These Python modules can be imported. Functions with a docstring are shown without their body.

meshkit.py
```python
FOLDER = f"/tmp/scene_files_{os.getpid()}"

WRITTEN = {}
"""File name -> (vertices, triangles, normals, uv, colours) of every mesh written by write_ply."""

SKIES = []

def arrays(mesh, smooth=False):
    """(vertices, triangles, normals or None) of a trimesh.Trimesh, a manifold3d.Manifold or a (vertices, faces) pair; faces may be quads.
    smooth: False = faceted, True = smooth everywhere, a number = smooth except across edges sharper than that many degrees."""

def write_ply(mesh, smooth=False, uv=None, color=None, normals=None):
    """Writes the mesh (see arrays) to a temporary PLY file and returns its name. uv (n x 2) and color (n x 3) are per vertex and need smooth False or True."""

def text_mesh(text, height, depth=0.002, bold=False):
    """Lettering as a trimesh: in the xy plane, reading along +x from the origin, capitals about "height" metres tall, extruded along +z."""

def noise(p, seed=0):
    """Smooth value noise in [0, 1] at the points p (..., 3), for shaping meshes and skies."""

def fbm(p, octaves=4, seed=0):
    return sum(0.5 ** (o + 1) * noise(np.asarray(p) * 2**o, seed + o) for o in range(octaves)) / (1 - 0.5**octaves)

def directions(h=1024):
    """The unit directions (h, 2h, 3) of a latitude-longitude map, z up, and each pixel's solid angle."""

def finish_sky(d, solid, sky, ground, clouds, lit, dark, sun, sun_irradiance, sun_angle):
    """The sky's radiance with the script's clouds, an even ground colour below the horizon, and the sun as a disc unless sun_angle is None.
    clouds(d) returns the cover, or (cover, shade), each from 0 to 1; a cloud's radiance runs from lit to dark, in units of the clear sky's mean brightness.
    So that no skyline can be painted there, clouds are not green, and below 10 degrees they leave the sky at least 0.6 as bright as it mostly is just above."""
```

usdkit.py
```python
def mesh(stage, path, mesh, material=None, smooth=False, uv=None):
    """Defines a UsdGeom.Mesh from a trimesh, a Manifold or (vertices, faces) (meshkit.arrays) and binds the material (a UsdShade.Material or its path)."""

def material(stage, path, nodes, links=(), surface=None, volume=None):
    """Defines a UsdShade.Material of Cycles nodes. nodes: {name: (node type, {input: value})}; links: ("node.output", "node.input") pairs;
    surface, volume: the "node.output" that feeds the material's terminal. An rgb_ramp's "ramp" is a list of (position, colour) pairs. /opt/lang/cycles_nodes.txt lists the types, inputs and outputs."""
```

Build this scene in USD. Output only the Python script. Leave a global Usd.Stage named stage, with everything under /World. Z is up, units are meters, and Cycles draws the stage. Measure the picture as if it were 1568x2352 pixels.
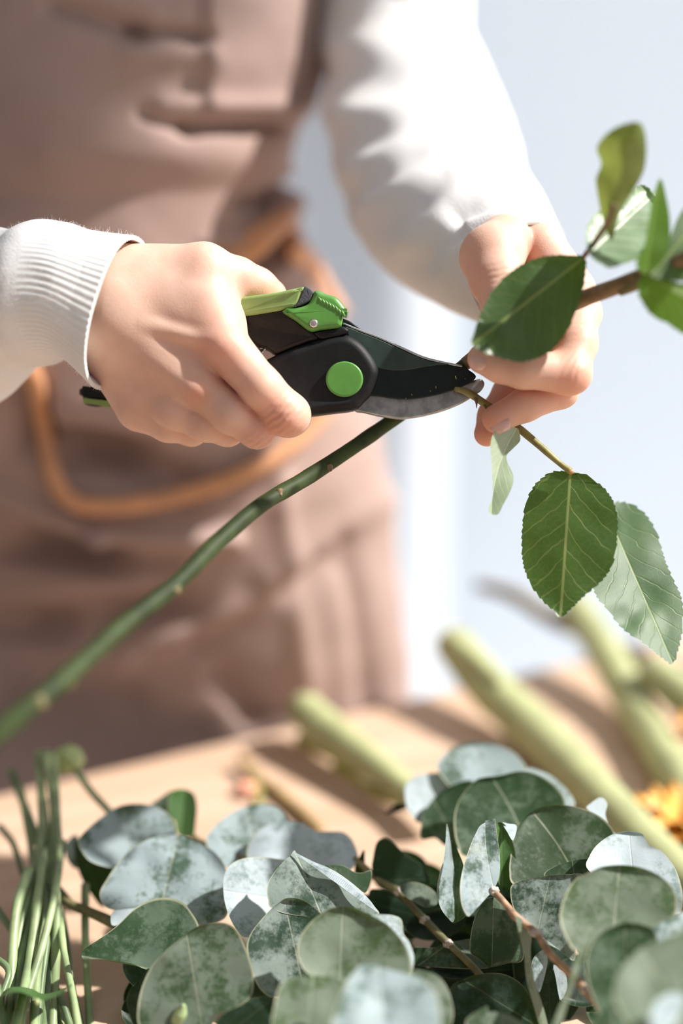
import math, random
import numpy as np, trimesh
import usdkit, meshkit
from pxr import Usd, UsdGeom, UsdLux, UsdShade, Gf, Sdf, Vt
from shapely.geometry import Polygon

random.seed(7); rng = np.random.default_rng(7)
stage = Usd.Stage.CreateInMemory()
UsdGeom.SetStageUpAxis(stage, 'Z'); UsdGeom.SetStageMetersPerUnit(stage, 1.0)
UsdGeom.Xform.Define(stage, '/World')
A = np.array

# ------------------------------------------------------------------ camera, light, exposure
PITCH = math.radians(20.0)
CAM = A([0.0, 0.0, 1.25]); TABLE_Z = 0.80; FOCUS = 0.65
RIGHT = A([1.0, 0, 0]); FWD = A([0, math.cos(PITCH), -math.sin(PITCH)]); UP = A([0, math.sin(PITCH), math.cos(PITCH)])
K = 1568 * 50 / 24.0
cam = UsdGeom.Camera.Define(stage, '/World/camera')
cam.CreateHorizontalApertureAttr(24.0); cam.CreateFocalLengthAttr(50.0)
cam.CreateFStopAttr(1.5); cam.CreateFocusDistanceAttr(FOCUS); cam.CreateExposureAttr(0.14)
cam.CreateClippingRangeAttr(Gf.Vec2f(0.05, 100))
cam.AddTranslateOp().Set(Gf.Vec3d(*CAM)); cam.AddRotateXOp().Set(90 - 20.0)
SUN_FROM = A([0.68, 0.03, 0.70])
sun = UsdLux.DistantLight.Define(stage, '/World/sun')
sun.CreateIntensityAttr(1.8); sun.CreateNormalizeAttr(True); sun.CreateAngleAttr(1.2); sun.CreateColorAttr(Gf.Vec3f(1.0, 0.95, 0.885))
_s = SUN_FROM / np.linalg.norm(SUN_FROM)
sun.AddTransformOp().Set(Gf.Matrix4d().SetRotate(Gf.Rotation(Gf.Vec3d(0, 0, 1), Gf.Vec3d(*_s))))
dome = UsdLux.DomeLight.Define(stage, '/World/daylight')
dome.CreateIntensityAttr(0.30); dome.CreateColorAttr(Gf.Vec3f(0.96, 0.975, 1.0))


def P(px, py, d):
    """The point that lies at axial distance d (metres) where the photograph shows pixel (px, py)."""
    return CAM + d * (FWD + (px - 784) / K * RIGHT - (py - 1176) / K * UP)


def PV(px, py, d):
    px, py, d = np.asarray(px, float), np.asarray(py, float), np.asarray(d, float)
    return CAM + d[..., None] * (FWD + ((px - 784) / K)[..., None] * RIGHT - ((py - 1176) / K)[..., None] * UP)


def on_table(px, py, h=0.0):
    r = FWD + (px - 784) / K * RIGHT - (py - 1176) / K * UP
    return CAM + r * ((TABLE_Z + h - CAM[2]) / r[2])


def at_y(px, py, y):
    r = FWD + (px - 784) / K * RIGHT - (py - 1176) / K * UP
    return CAM + r * (y / r[1])


# ------------------------------------------------------------------ prims
used = {}


def numbered(path):
    n = used.get(path, -1) + 1
    used[path] = n
    return path if n == 0 else f'{path}_{n:03d}'


def tag(prim, label=None, cat=None, group=None, kind=None):
    for k, v in (('label', label), ('category', cat), ('group', group), ('kind', kind)):
        if v: prim.SetCustomDataByKey(k, v)
    return prim


def thing(name, origin, label, cat, group=None):
    x = UsdGeom.Xform.Define(stage, numbered('/World/' + name))
    x.AddTranslateOp().Set(Gf.Vec3d(*map(float, origin)))
    p = tag(x.GetPrim(), label, cat, group)
    return p


ORIGIN = {}


def origin_of(prim):
    if str(prim.GetPath()) == '/World': return np.zeros(3)
    m = UsdGeom.XformCache().GetLocalToWorldTransform(prim)
    return A(m.ExtractTranslation())


def obj(name, mesh, mat, parent=None, smooth=True, uv=None, attr=None, label=None, kind=None):
    """One Mesh prim; the mesh is given in world coordinates."""
    base = '/World' if parent is None else str(parent.GetPath())
    path = numbered(base + '/' + name)
    if hasattr(mesh, 'vertices'): v, f = A(mesh.vertices), A(mesh.faces)
    else: v, f = A(mesh[0], float), A(mesh[1])
    use_ = np.unique(f)
    if len(use_) < len(v):
        new_ = np.zeros(len(v), int); new_[use_] = np.arange(len(use_)); v, f = v[use_], new_[f]
        if uv is not None: uv = np.asarray(uv)[use_]
        if attr is not None: attr = {k: np.asarray(a)[use_] for k, a in attr.items()}
    if parent is not None: v = v - origin_of(parent)
    m = usdkit.mesh(stage, path, (v, f), mat, smooth=smooth, uv=uv)
    if attr is not None:
        for k, a in attr.items():
            UsdGeom.PrimvarsAPI(m).CreatePrimvar(k, Sdf.ValueTypeNames.FloatArray, 'vertex').Set(Vt.FloatArray.FromNumpy(np.asarray(a, np.float32)))
    return tag(m.GetPrim(), label, None, None, kind)


# ------------------------------------------------------------------ materials
class G:
    """A small builder of node graphs."""
    def __init__(s, name): s.n, s.l, s.name = {}, [], name
    def add(s, kind, out, **kw):
        nm = f'k{len(s.n)}'; vals = {}
        for k, v in kw.items():
            if isinstance(v, str) and v.startswith('k') and '.' in v: s.l.append((v, f'{nm}.{k}'))
            else: vals[k] = v
        s.n[nm] = (kind, vals)
        return f'{nm}.{out}'
    def m(s, op, a, b=0.0, c=0.0): return s.add('math', 'value', math_type=op, value1=a, value2=b, value3=c)
    def mix(s, f, a, b): return s.add('mix', 'color', fac=f, color1=a, color2=b)
    def noise(s, vec, scale, detail=3.0, rough=0.55): return s.add('noise_texture', 'fac', vector=vec, scale=scale, detail=detail, roughness=rough)
    def step(s, x, a, b): return s.add('map_range', 'result', range_type='smoothstep', value=x, from_min=a, from_max=b, to_min=0.0, to_max=1.0, clamp=True)
    def pos(s): return s.add('geometry', 'position')
    def bump(s, h, strength=0.3, dist=0.001): return s.add('bump', 'normal', height=h, strength=strength, distance=dist)
    def done(s, surf): return usdkit.material(stage, '/World/Looks/' + s.name, s.n, s.l, surface=surf)


def plain(name, col, rough=0.5, bump=None, var=0.12, scale=120.0, **kw):
    g = G(name); p = g.pos(); n = g.noise(p, scale)
    c = g.mix(g.step(n, 0.3, 0.7), tuple(x * (1 - var) for x in col), tuple(min(1, x * (1 + var)) for x in col))
    extra = dict(kw)
    if bump: extra['normal'] = g.bump(g.noise(p, bump[0], 2.0), bump[1], bump[2])
    return g.done(g.add('principled_bsdf', 'BSDF', base_color=c, roughness=rough, **extra))


def euca(name, dark, pale, amount, rim=(0.52, 0.52, 0.36), rough=0.42, seed=0.0, ior=1.42):
    """Waxy round leaf: green with a rubbed grey-blue bloom, a pale rim and a thin midrib."""
    g = G(name); p = g.pos()
    pv = g.add('mapping', 'vector', vector=p, location=(seed, seed * .7, 0.0))
    st = g.add('attribute', 'vector', attribute='st')
    xyz = g.add('separate_xyz', 'x', vector=st); u = xyz; v = xyz[:-1] + 'y'
    n1, n2 = g.noise(pv, 62.0, 5.0, 0.62), g.noise(pv, 420.0, 4.0, 0.7)
    n3 = g.noise(pv, 22.0, 2.0)
    f = g.m('add', g.m('multiply', n1, 0.55), g.m('add', g.m('multiply', n2, 0.25), g.m('multiply', n3, 0.20)))
    f = g.step(f, 0.60 - 0.22 * amount - 0.065, 0.60 - 0.22 * amount + 0.065)
    c = g.mix(f, dark, pale)
    av = g.m('absolute', g.m('subtract', v, 0.5))
    mid = g.m('subtract', 1.0, g.step(av, 0.003, 0.011))
    c = g.mix(g.m('multiply', mid, 0.22), c, rim)
    edge = g.add('attribute', 'fac', attribute='edge')
    e = g.step(edge, 0.955, 0.985)
    c = g.mix(g.m('multiply', e, 0.6), c, rim)
    b = g.bump(g.m('add', g.noise(pv, 260.0, 3.0), g.m('multiply', mid, -0.7)), 0.25, 0.0008)
    pr = g.add('principled_bsdf', 'BSDF', base_color=c, roughness=g.m('add', rough, g.m('multiply', f, 0.15)), normal=b, ior=ior)
    tr = g.add('translucent_bsdf', 'BSDF', color=g.mix(0.6, c, (0.12, 0.30, 0.03)))
    return g.done(g.add('mix_closure', 'closure', fac=0.16, closure1=pr, closure2=tr))


def rose(name, c0, c1, vein, trans, tcol, rough=0.36, spots=0.0, nveins=7.0, lats=0.45):
    """Rose leaf with a midrib, side veins and a net of small ones."""
    g = G(name); p = g.pos()
    st = g.add('attribute', 'vector', attribute='st')
    u = g.add('separate_xyz', 'x', vector=st); v = u[:-1] + 'y'
    av = g.m('absolute', g.m('subtract', v, 0.5))
    wob = g.m('multiply', g.m('subtract', g.noise(p, 75.0, 2.0), 0.5), 1.1)
    side = g.m('greater_than', v, 0.5)
    w = g.m('add', g.m('subtract', g.m('multiply', u, nveins), g.m('multiply', g.m('power', av, 0.85), 4.6)), g.m('add', wob, g.m('multiply', side, 0.45)))
    fr = g.m('absolute', g.m('subtract', g.m('fraction', g.m('add', w, 5.0)), 0.5))
    lat = g.m('subtract', 1.0, g.step(fr, 0.02, 0.07))
    lat = g.m('multiply', lat, g.m('subtract', 1.0, g.step(av, 0.36, 0.49)))
    mid = g.m('subtract', 1.0, g.step(av, 0.006, 0.019))
    net = g.add('voronoi_texture', 'distance', vector=p, scale=330.0, feature='distance_to_edge')
    net = g.m('subtract', 1.0, g.step(net, 0.0, 0.09))
    n = g.noise(p, 45.0, 3.0)
    c = g.mix(g.step(n, 0.3, 0.7), c0, c1)
    c = g.mix(g.m('multiply', net, 0.11), c, vein)
    c = g.mix(g.m('multiply', lat, lats), c, vein)
    c = g.mix(g.m('multiply', mid, 0.9), c, vein)
    if spots:
        s = g.step(g.noise(p, 95.0, 1.0), 0.70, 0.76)
        c = g.mix(g.m('multiply', s, spots), c, (0.05, 0.045, 0.01))
    h = g.m('add', g.m('multiply', g.m('maximum', lat, mid), -1.0), g.m('multiply', net, -0.08))
    b = g.bump(h, 0.22, 0.0006)
    pr = g.add('principled_bsdf', 'BSDF', base_color=c, roughness=rough, normal=b)
    tr = g.add('translucent_bsdf', 'BSDF', color=g.mix(g.m('multiply', g.m('maximum', mid, g.m('multiply', lat, 0.5)), 0.5), tcol, vein))
    return g.done(g.add('mix_closure', 'closure', fac=trans, closure1=pr, closure2=tr))


def cloth(name, col, rib=None, rough=0.9, fine=900.0, strength=0.35, var=0.04, sheen=0.12, spec=0.3):
    g = G(name); p = g.pos()
    n = g.noise(p, fine, 2.0)
    h = n
    if rib:
        w = g.add('attribute', 'fac', attribute='rib')
        h = g.m('add', g.m('multiply', g.m('sine', g.m('multiply', w, rib)), 0.8), g.m('multiply', n, 0.8))
    c = g.mix(n, tuple(x * (1 - var) for x in col), col)
    return g.done(g.add('principled_bsdf', 'BSDF', base_color=c, roughness=rough, normal=g.bump(h, strength, 0.0007), sheen_weight=sheen, specular_ior_level=spec))


def skin():
    g = G('skin'); p = g.pos()
    bl = g.add('attribute', 'fac', attribute='blush')
    n = g.noise(p, 90.0, 4.0)
    base = g.mix(g.step(n, 0.3, 0.7), (0.66, 0.425, 0.325), (0.72, 0.475, 0.375))
    c = g.mix(bl, base, (0.60, 0.235, 0.155))
    fine = g.add('voronoi_texture', 'distance', vector=p, scale=1250.0)
    h = g.m('add', fine, g.m('multiply', g.noise(p, 500.0, 3.0), 0.8))
    return g.done(g.add('principled_bsdf', 'BSDF', base_color=c, roughness=0.52, subsurface_weight=0.25, subsurface_radius=(1.0, 0.35, 0.2), subsurface_scale=0.0022,
                        normal=g.bump(h, 0.10, 0.0006)))


M = {}
M['skin'] = skin()
M['nail'] = plain('nail', (0.74, 0.48, 0.41), 0.25, var=0.03)
M['knit'] = cloth('white_knit', (0.79, 0.795, 0.80), rib=6.2832, strength=0.12)
M['jersey'] = cloth('white_jersey', (0.79, 0.79, 0.795))
M['fuzz'] = plain('white_fuzz', (0.88, 0.88, 0.88), 0.9)
M['apron'] = cloth('brown_apron_cloth', (0.42, 0.305, 0.272), fine=650.0, strength=0.25, var=0.18, sheen=0.0, spec=0.05)
M['leather'] = plain('tan_leather', (0.58, 0.295, 0.155), 0.55, var=0.1)
M['trousers'] = cloth('grey_trousers', (0.30, 0.31, 0.34))
M['shoe'] = plain('shoe_leather', (0.10, 0.09, 0.085), 0.4)
M['black'] = plain('black_plastic', (0.010, 0.011, 0.012), 0.5, bump=(2500.0, 0.25, 0.0003), var=0.2, ior=1.3)
M['brownblack'] = plain('brown_black_plastic', (0.020, 0.017, 0.015), 0.55, bump=(2500.0, 0.25, 0.0003), var=0.15, ior=1.3)
M['blade'] = plain('coated_blade', (0.006, 0.012, 0.012), 0.42, bump=(3000.0, 0.3, 0.0002), var=0.25, ior=1.35)
M['bevel'] = plain('ground_bevel', (0.024, 0.044, 0.038), 0.40, var=0.2)
M['steel'] = plain('brushed_steel', (0.33, 0.34, 0.345), 0.36, metallic=0.75, var=0.25, scale=220.0)
M['edge_steel'] = plain('bare_steel_edge', (0.42, 0.45, 0.46), 0.3, metallic=0.8)
M['rivet'] = plain('rivet_steel', (0.72, 0.66, 0.62), 0.22, metallic=0.9)
M['green'] = plain('bright_green_plastic', (0.095, 0.270, 0.050), 0.36, var=0.06)
M['soft_green'] = plain('soft_green_grip', (0.27, 0.40, 0.125), 0.5, var=0.06)
M['greycap'] = plain('dark_grey_rubber', (0.06, 0.065, 0.075), 0.6, bump=(700.0, 0.5, 0.0006))
M['fleck'] = plain('plant_fleck', (0.55, 0.55, 0.25), 0.7)
M['rose_stem'] = plain('green_rose_stem', (0.034, 0.052, 0.016), 0.60, var=0.35, scale=60.0, specular_ior_level=0.25)
M['rose_wood'] = plain('brown_rose_wood', (0.19, 0.125, 0.060), 0.5, var=0.25, scale=150.0)
M['twig'] = plain('olive_twig', (0.22, 0.20, 0.06), 0.45, var=0.35, scale=130.0)
M['node'] = plain('pale_node', (0.17, 0.145, 0.06), 0.6)
M['thorn'] = plain('thorn_brown', (0.16, 0.10, 0.05), 0.5)
M['euca_twig'] = plain('pink_brown_twig', (0.34, 0.215, 0.135), 0.6, var=0.45, scale=170.0)
M['euca_node'] = plain('whitish_node', (0.46, 0.40, 0.35), 0.7, var=0.2, scale=300.0)
M['euca_stem'] = plain('olive_eucalyptus_stem', (0.17, 0.155, 0.07), 0.55, var=0.3)
M['stalk'] = plain('pale_green_stalk', (0.40, 0.43, 0.22), 0.45, var=0.12, scale=40.0)
M['stalk_cut'] = plain('pale_cut_face', (0.62, 0.60, 0.36), 0.7)
M['olive_stalk'] = plain('olive_stalk', (0.34, 0.33, 0.10), 0.5, var=0.2, scale=50.0)
M['grass'] = plain('green_flower_stem', (0.26, 0.34, 0.17), 0.42, var=0.3, scale=50.0)
M['grass_dark'] = plain('dark_green_flower_stem', (0.12, 0.18, 0.085), 0.42, var=0.3, scale=50.0)
M['bud'] = plain('pale_green_bud', (0.42, 0.50, 0.22), 0.55)
M['brown_twig'] = plain('brown_twig', (0.36, 0.25, 0.11), 0.6, var=0.2)
M['dark_twig'] = plain('dark_brown_twig', (0.16, 0.13, 0.085), 0.6, var=0.2)
M['orange'] = plain('orange_petal', (0.85, 0.42, 0.08), 0.5, var=0.15, scale=60.0)
M['orange_heart'] = plain('flower_heart', (0.42, 0.16, 0.03), 0.8)
M['pink'] = plain('pink_petal', (0.85, 0.40, 0.28), 0.5)
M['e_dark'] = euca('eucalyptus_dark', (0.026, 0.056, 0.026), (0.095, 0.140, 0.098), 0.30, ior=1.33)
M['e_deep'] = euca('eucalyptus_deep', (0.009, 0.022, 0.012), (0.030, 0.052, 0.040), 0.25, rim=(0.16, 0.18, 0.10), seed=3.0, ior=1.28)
M['e_mid'] = euca('eucalyptus_mid', (0.034, 0.064, 0.029), (0.130, 0.165, 0.128), 0.50, seed=1.3)
M['e_soft'] = euca('eucalyptus_soft', (0.064, 0.102, 0.046), (0.160, 0.202, 0.150), 0.58, seed=5.1)
M['e_pale'] = euca('eucalyptus_pale', (0.062, 0.105, 0.076), (0.325, 0.405, 0.43), 0.60, seed=2.2)
M['e_white'] = euca('eucalyptus_white', (0.22, 0.29, 0.295), (0.45, 0.53, 0.575), 0.68, seed=4.4)
M['e_mottle'] = euca('eucalyptus_mottled', (0.024, 0.052, 0.034), (0.22, 0.275, 0.255), 0.52, seed=6.2)
M['e_green'] = euca('eucalyptus_green', (0.040, 0.115, 0.020), (0.075, 0.155, 0.055), 0.4, seed=7.5)
M['r_dark'] = rose('rose_leaf_dark', (0.030, 0.070, 0.016), (0.045, 0.095, 0.022), (0.20, 0.26, 0.08), 0.22, (0.12, 0.28, 0.02), lats=0.14)
M['r_mid'] = rose('rose_leaf_veined', (0.036, 0.080, 0.016), (0.060, 0.112, 0.024), (0.27, 0.32, 0.11), 0.25, (0.13, 0.28, 0.02), lats=0.40)
M['r_gloss'] = rose('rose_leaf_glossy', (0.04, 0.090, 0.036), (0.070, 0.13, 0.055), (0.17, 0.23, 0.10), 0.15, (0.12, 0.30, 0.03), rough=0.52, lats=0.25)
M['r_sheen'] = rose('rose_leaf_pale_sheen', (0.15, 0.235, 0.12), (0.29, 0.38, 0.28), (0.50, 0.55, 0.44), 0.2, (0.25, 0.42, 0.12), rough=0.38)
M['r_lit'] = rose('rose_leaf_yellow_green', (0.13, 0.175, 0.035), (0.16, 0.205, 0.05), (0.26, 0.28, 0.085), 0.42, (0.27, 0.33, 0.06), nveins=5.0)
M['r_bright'] = rose('rose_leaf_bright', (0.06, 0.14, 0.012), (0.085, 0.17, 0.018), (0.22, 0.28, 0.07), 0.40, (0.16, 0.33, 0.01), spots=0.6)
M['r_under'] = rose('rose_leaf_underside', (0.30, 0.38, 0.28), (0.36, 0.44, 0.34), (0.62, 0.66, 0.52), 0.3, (0.22, 0.36, 0.14), rough=0.45)
M['r_under_pale'] = rose('rose_leaf_pale_underside', (0.30, 0.40, 0.25), (0.42, 0.50, 0.38), (0.60, 0.66, 0.50), 0.25, (0.30, 0.45, 0.18), rough=0.35)


def wood_mat(name):
    g = G(name); p = g.pos()
    r = g.add('vector_rotate', 'vector', rotate_type='z_axis', vector=p, angle=-0.33)
    q = g.add('mapping', 'vector', vector=r, scale=(3.0, 42.0, 42.0))
    n = g.noise(q, 1.6, 5.0, 0.6); n2 = g.noise(r, 7.0, 2.0)
    c = g.mix(g.step(n, 0.32, 0.68), (0.545, 0.375, 0.265), (0.64, 0.465, 0.35))
    c = g.mix(g.m('multiply', n2, 0.25), c, (0.50, 0.34, 0.235))
    return g.done(g.add('principled_bsdf', 'BSDF', base_color=c, roughness=0.5, normal=g.bump(n, 0.15, 0.001)))


M['wood'] = wood_mat('light_wood')
M['wall'] = plain('pale_wall_paint', (0.635, 0.70, 0.775), 0.9, var=0.02, scale=1.2)
M['side_wall'] = plain('side_wall_paint', (0.42, 0.39, 0.36), 0.9, var=0.03, scale=1.5)
M['curtain'] = cloth('white_curtain', (0.655, 0.70, 0.755), fine=300.0)
M['floor'] = plain('pale_floor', (0.62, 0.64, 0.68), 0.6, var=0.03, scale=4.0)
M['skirting'] = plain('white_paint', (0.85, 0.86, 0.88), 0.5, var=0.01)


# ------------------------------------------------------------------ mesh helpers
def catmull(pts, n, closed=False):
    p = A(pts, float); m = len(p)
    if closed: q = np.vstack([p[-1:], p, p[:2]]); segs = m
    else: q = np.vstack([2 * p[:1] - p[1:2], p, 2 * p[-1:] - p[-2:-1]]); segs = m - 1
    t = np.linspace(0, segs, n, endpoint=not closed)
    i = np.minimum(t.astype(int), segs - 1); f = (t - i)[:, None]
    a, b, c, d = q[i], q[i + 1], q[i + 2], q[i + 3]
    return 0.5 * (2 * b + (c - a) * f + (2 * a - 5 * b + 4 * c - d) * f ** 2 + (3 * b - a - 3 * c + d) * f ** 3)


def grid_faces(rows, cols, wrap=False):
    i, j = np.meshgrid(np.arange(rows - 1), np.arange(cols if wrap else cols - 1), indexing='ij')
    k = (j + 1) % cols
    return np.stack([i * cols + j, i * cols + k, (i + 1) * cols + k, (i + 1) * cols + j], -1).reshape(-1, 4)


def tri(q): return np.vstack([q[:, [0, 1, 2]], q[:, [0, 2, 3]]])


def frames(p):
    t = np.gradient(p, axis=0); t /= np.linalg.norm(t, axis=1, keepdims=True)
    n = np.zeros_like(p); r = A([0, -1.0, 0.2]) if abs(t[0, 1]) < 0.9 else A([0, 0, 1.0])
    n0 = np.cross(t[0], np.cross(r, t[0])); n[0] = n0 / np.linalg.norm(n0)
    for i in range(1, len(p)):
        v = n[i - 1] - t[i] * (n[i - 1] @ t[i]); n[i] = v / np.linalg.norm(v)
    return t, n, np.cross(t, n)


def tube(pts, radii, sides=12, n=None, flat=1.0, wob=0.0, cap=True):
    p = A(pts, float); n = n or max(8, 6 * len(p))
    r = np.interp(np.linspace(0, 1, n), np.linspace(0, 1, np.size(radii)) if np.size(radii) > 1 else [0, 1], radii if np.size(radii) > 1 else [radii] * 2)
    p = catmull(p, n)
    if wob: r = r * (1 + wob * (meshkit.noise(p * 160, 3) - 0.5) * 2)
    t, a, b = frames(p); ang = np.arange(sides) * 2 * np.pi / sides
    v = p[:, None] + r[:, None, None] * (np.cos(ang)[None, :, None] * a[:, None] * flat + np.sin(ang)[None, :, None] * b[:, None])
    v = v.reshape(-1, 3); f = tri(grid_faces(n, sides, True))
    if cap:
        c0, c1 = len(v), len(v) + 1
        v = np.vstack([v, p[:1] - t[:1] * r[0] * 0.35, p[-1:] + t[-1:] * r[-1] * 0.35])
        j = np.arange(sides); k = (j + 1) % sides
        f = np.vstack([f, np.stack([np.full(sides, c0), k, j], 1), np.stack([np.full(sides, c1), (n - 1) * sides + j, (n - 1) * sides + k], 1)])
    return trimesh.Trimesh(v, f[:, ::-1], process=False)


def join(ms): return trimesh.util.concatenate(ms)


def box(lo, hi):
    m = trimesh.creation.box(A(hi) - A(lo)); m.apply_translation((A(lo) + A(hi)) / 2); return m


def blob(c, r, seed=0, amp=0.1):
    m = trimesh.creation.icosphere(3, 1.0); v = A(m.vertices)
    v = v * (1 + amp * (meshkit.noise(v * 2.5 + 9, seed)[:, None] - 0.5)) * A(r) + A(c)
    return trimesh.Trimesh(v, m.faces, process=False)


def fix(m):
    m = trimesh.Trimesh(m.vertices, m.faces, process=False)
    return m


def surface_nets(fn, lo, hi, h):
    """The zero surface of a distance function on a grid, as quads between cell vertices."""
    lo, hi = A(lo, float), A(hi, float)
    n = np.ceil((hi - lo) / h).astype(int) + 1
    ax = [lo[k] + h * np.arange(n[k]) for k in range(3)]
    D = np.empty(n)
    for i in range(0, n[0], 16):
        g = np.stack(np.meshgrid(ax[0][i:i + 16], ax[1], ax[2], indexing='ij'), -1)
        D[i:i + 16] = fn(g.reshape(-1, 3)).reshape(g.shape[:3])
    s = D < 0
    c = np.zeros(n - 1, int)
    for a, b, e in np.ndindex(2, 2, 2): c += s[a:n[0] - 1 + a, b:n[1] - 1 + b, e:n[2] - 1 + e]
    act = np.argwhere((c > 0) & (c < 8))
    idx = np.full(n - 1, -1); idx[tuple(act.T)] = np.arange(len(act))
    acc, cnt = np.zeros((len(act), 3)), np.zeros(len(act))
    corners = [A(x) for x in np.ndindex(2, 2, 2)]
    for a in corners:
        for k in range(3):
            if a[k]: continue
            b = a.copy(); b[k] = 1
            d0, d1 = D[tuple((act + a).T)], D[tuple((act + b).T)]
            x = (d0 < 0) != (d1 < 0)
            t = np.where(x, d0 / np.where(x, d0 - d1, 1), 0)
            acc += x[:, None] * (a + t[:, None] * (b - a)); cnt += x
    v = lo + h * (act + acc / cnt[:, None])
    quads = []
    for k in range(3):
        o = [x for x in range(3) if x != k]
        sl0 = [slice(1, n[j] - 1) for j in range(3)]; sl1 = list(sl0)
        sl0[k], sl1[k] = slice(0, n[k] - 1), slice(1, n[k])
        e = np.argwhere(s[tuple(sl0)] != s[tuple(sl1)])
        e[:, o] += 1
        inside0 = s[tuple(e.T)]
        q = []
        for da, db in ((1, 1), (0, 1), (0, 0), (1, 0)):
            cc = e.copy(); cc[:, o[0]] -= da; cc[:, o[1]] -= db
            q.append(idx[tuple(cc.T)])
        q = np.stack(q, 1)
        flip = inside0 if k != 1 else ~inside0
        q[~flip] = q[~flip][:, ::-1]
        quads.append(q)
    return v, tri(np.vstack(quads))


def cone(p, a, b, ra, rb):
    ab = b - a; t = np.clip((p - a) @ ab / max(ab @ ab, 1e-9), 0, 1)
    return np.linalg.norm(p - a - t[:, None] * ab, axis=1) - (ra + (rb - ra) * t)


def smin(a, b, k):
    h = np.maximum(k - np.abs(a - b), 0) / k
    return np.minimum(a, b) - h * h * k * 0.25


def plate(outline, z0, z1, bev, to, n=160, steps=3, closed_spline=True, dome=0.0):
    """A flat piece cut to an outline, its edges rounded over; to(x, y, z) places it."""
    o = catmull(outline, n, True) if closed_spline else dense(outline, n)
    if Polygon(o).exterior.is_ccw is False: o = o[::-1]
    tg = np.roll(o, -1, 0) - np.roll(o, 1, 0); tg /= np.linalg.norm(tg, axis=1, keepdims=True) + 1e-9
    nr = np.stack([-tg[:, 1], tg[:, 0]], 1)
    rings = []
    for s in range(steps + 1):
        a = math.pi / 2 * s / steps
        rings.append((o + nr * bev * (1 - math.sin(a)), z0 + bev * (1 - math.cos(a))))
    for s in range(steps + 1):
        a = math.pi / 2 * s / steps
        rings.append((o + nr * bev * (1 - math.cos(a)), z1 - bev * (1 - math.sin(a))))
    v = np.vstack([np.column_stack([r, np.full(len(r), z)]) for r, z in rings])
    f = tri(grid_faces(len(rings), n, True))
    def lid(r, off, flip):
        from shapely import make_valid
        tv, tf = trimesh.creation.triangulate_polygon(Polygon(r), engine='earcut')
        d = np.linalg.norm(tv[:, None] - r[None], axis=2).argmin(1)
        tf = d[tf] + off
        c = r[d[0]]  # orientation
        x = v[tf]; ar = np.cross(x[:, 1] - x[:, 0], x[:, 2] - x[:, 0])[:, 2]
        bad = (ar < 0) != flip
        tf[bad] = tf[bad][:, ::-1]
        return tf
    f = np.vstack([f, lid(rings[0][0], 0, True), lid(rings[-1][0], (len(rings) - 1) * n, False)])
    return trimesh.Trimesh(to(v), f, process=False)


def dense(pts, n):
    p = A(pts, float); q = np.vstack([p, p[:1]]); L = np.r_[0, np.cumsum(np.linalg.norm(np.diff(q, axis=0), axis=1))]
    t = np.linspace(0, L[-1], n, endpoint=False)
    return np.stack([np.interp(t, L, q[:, k]) for k in range(2)], 1)


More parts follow.
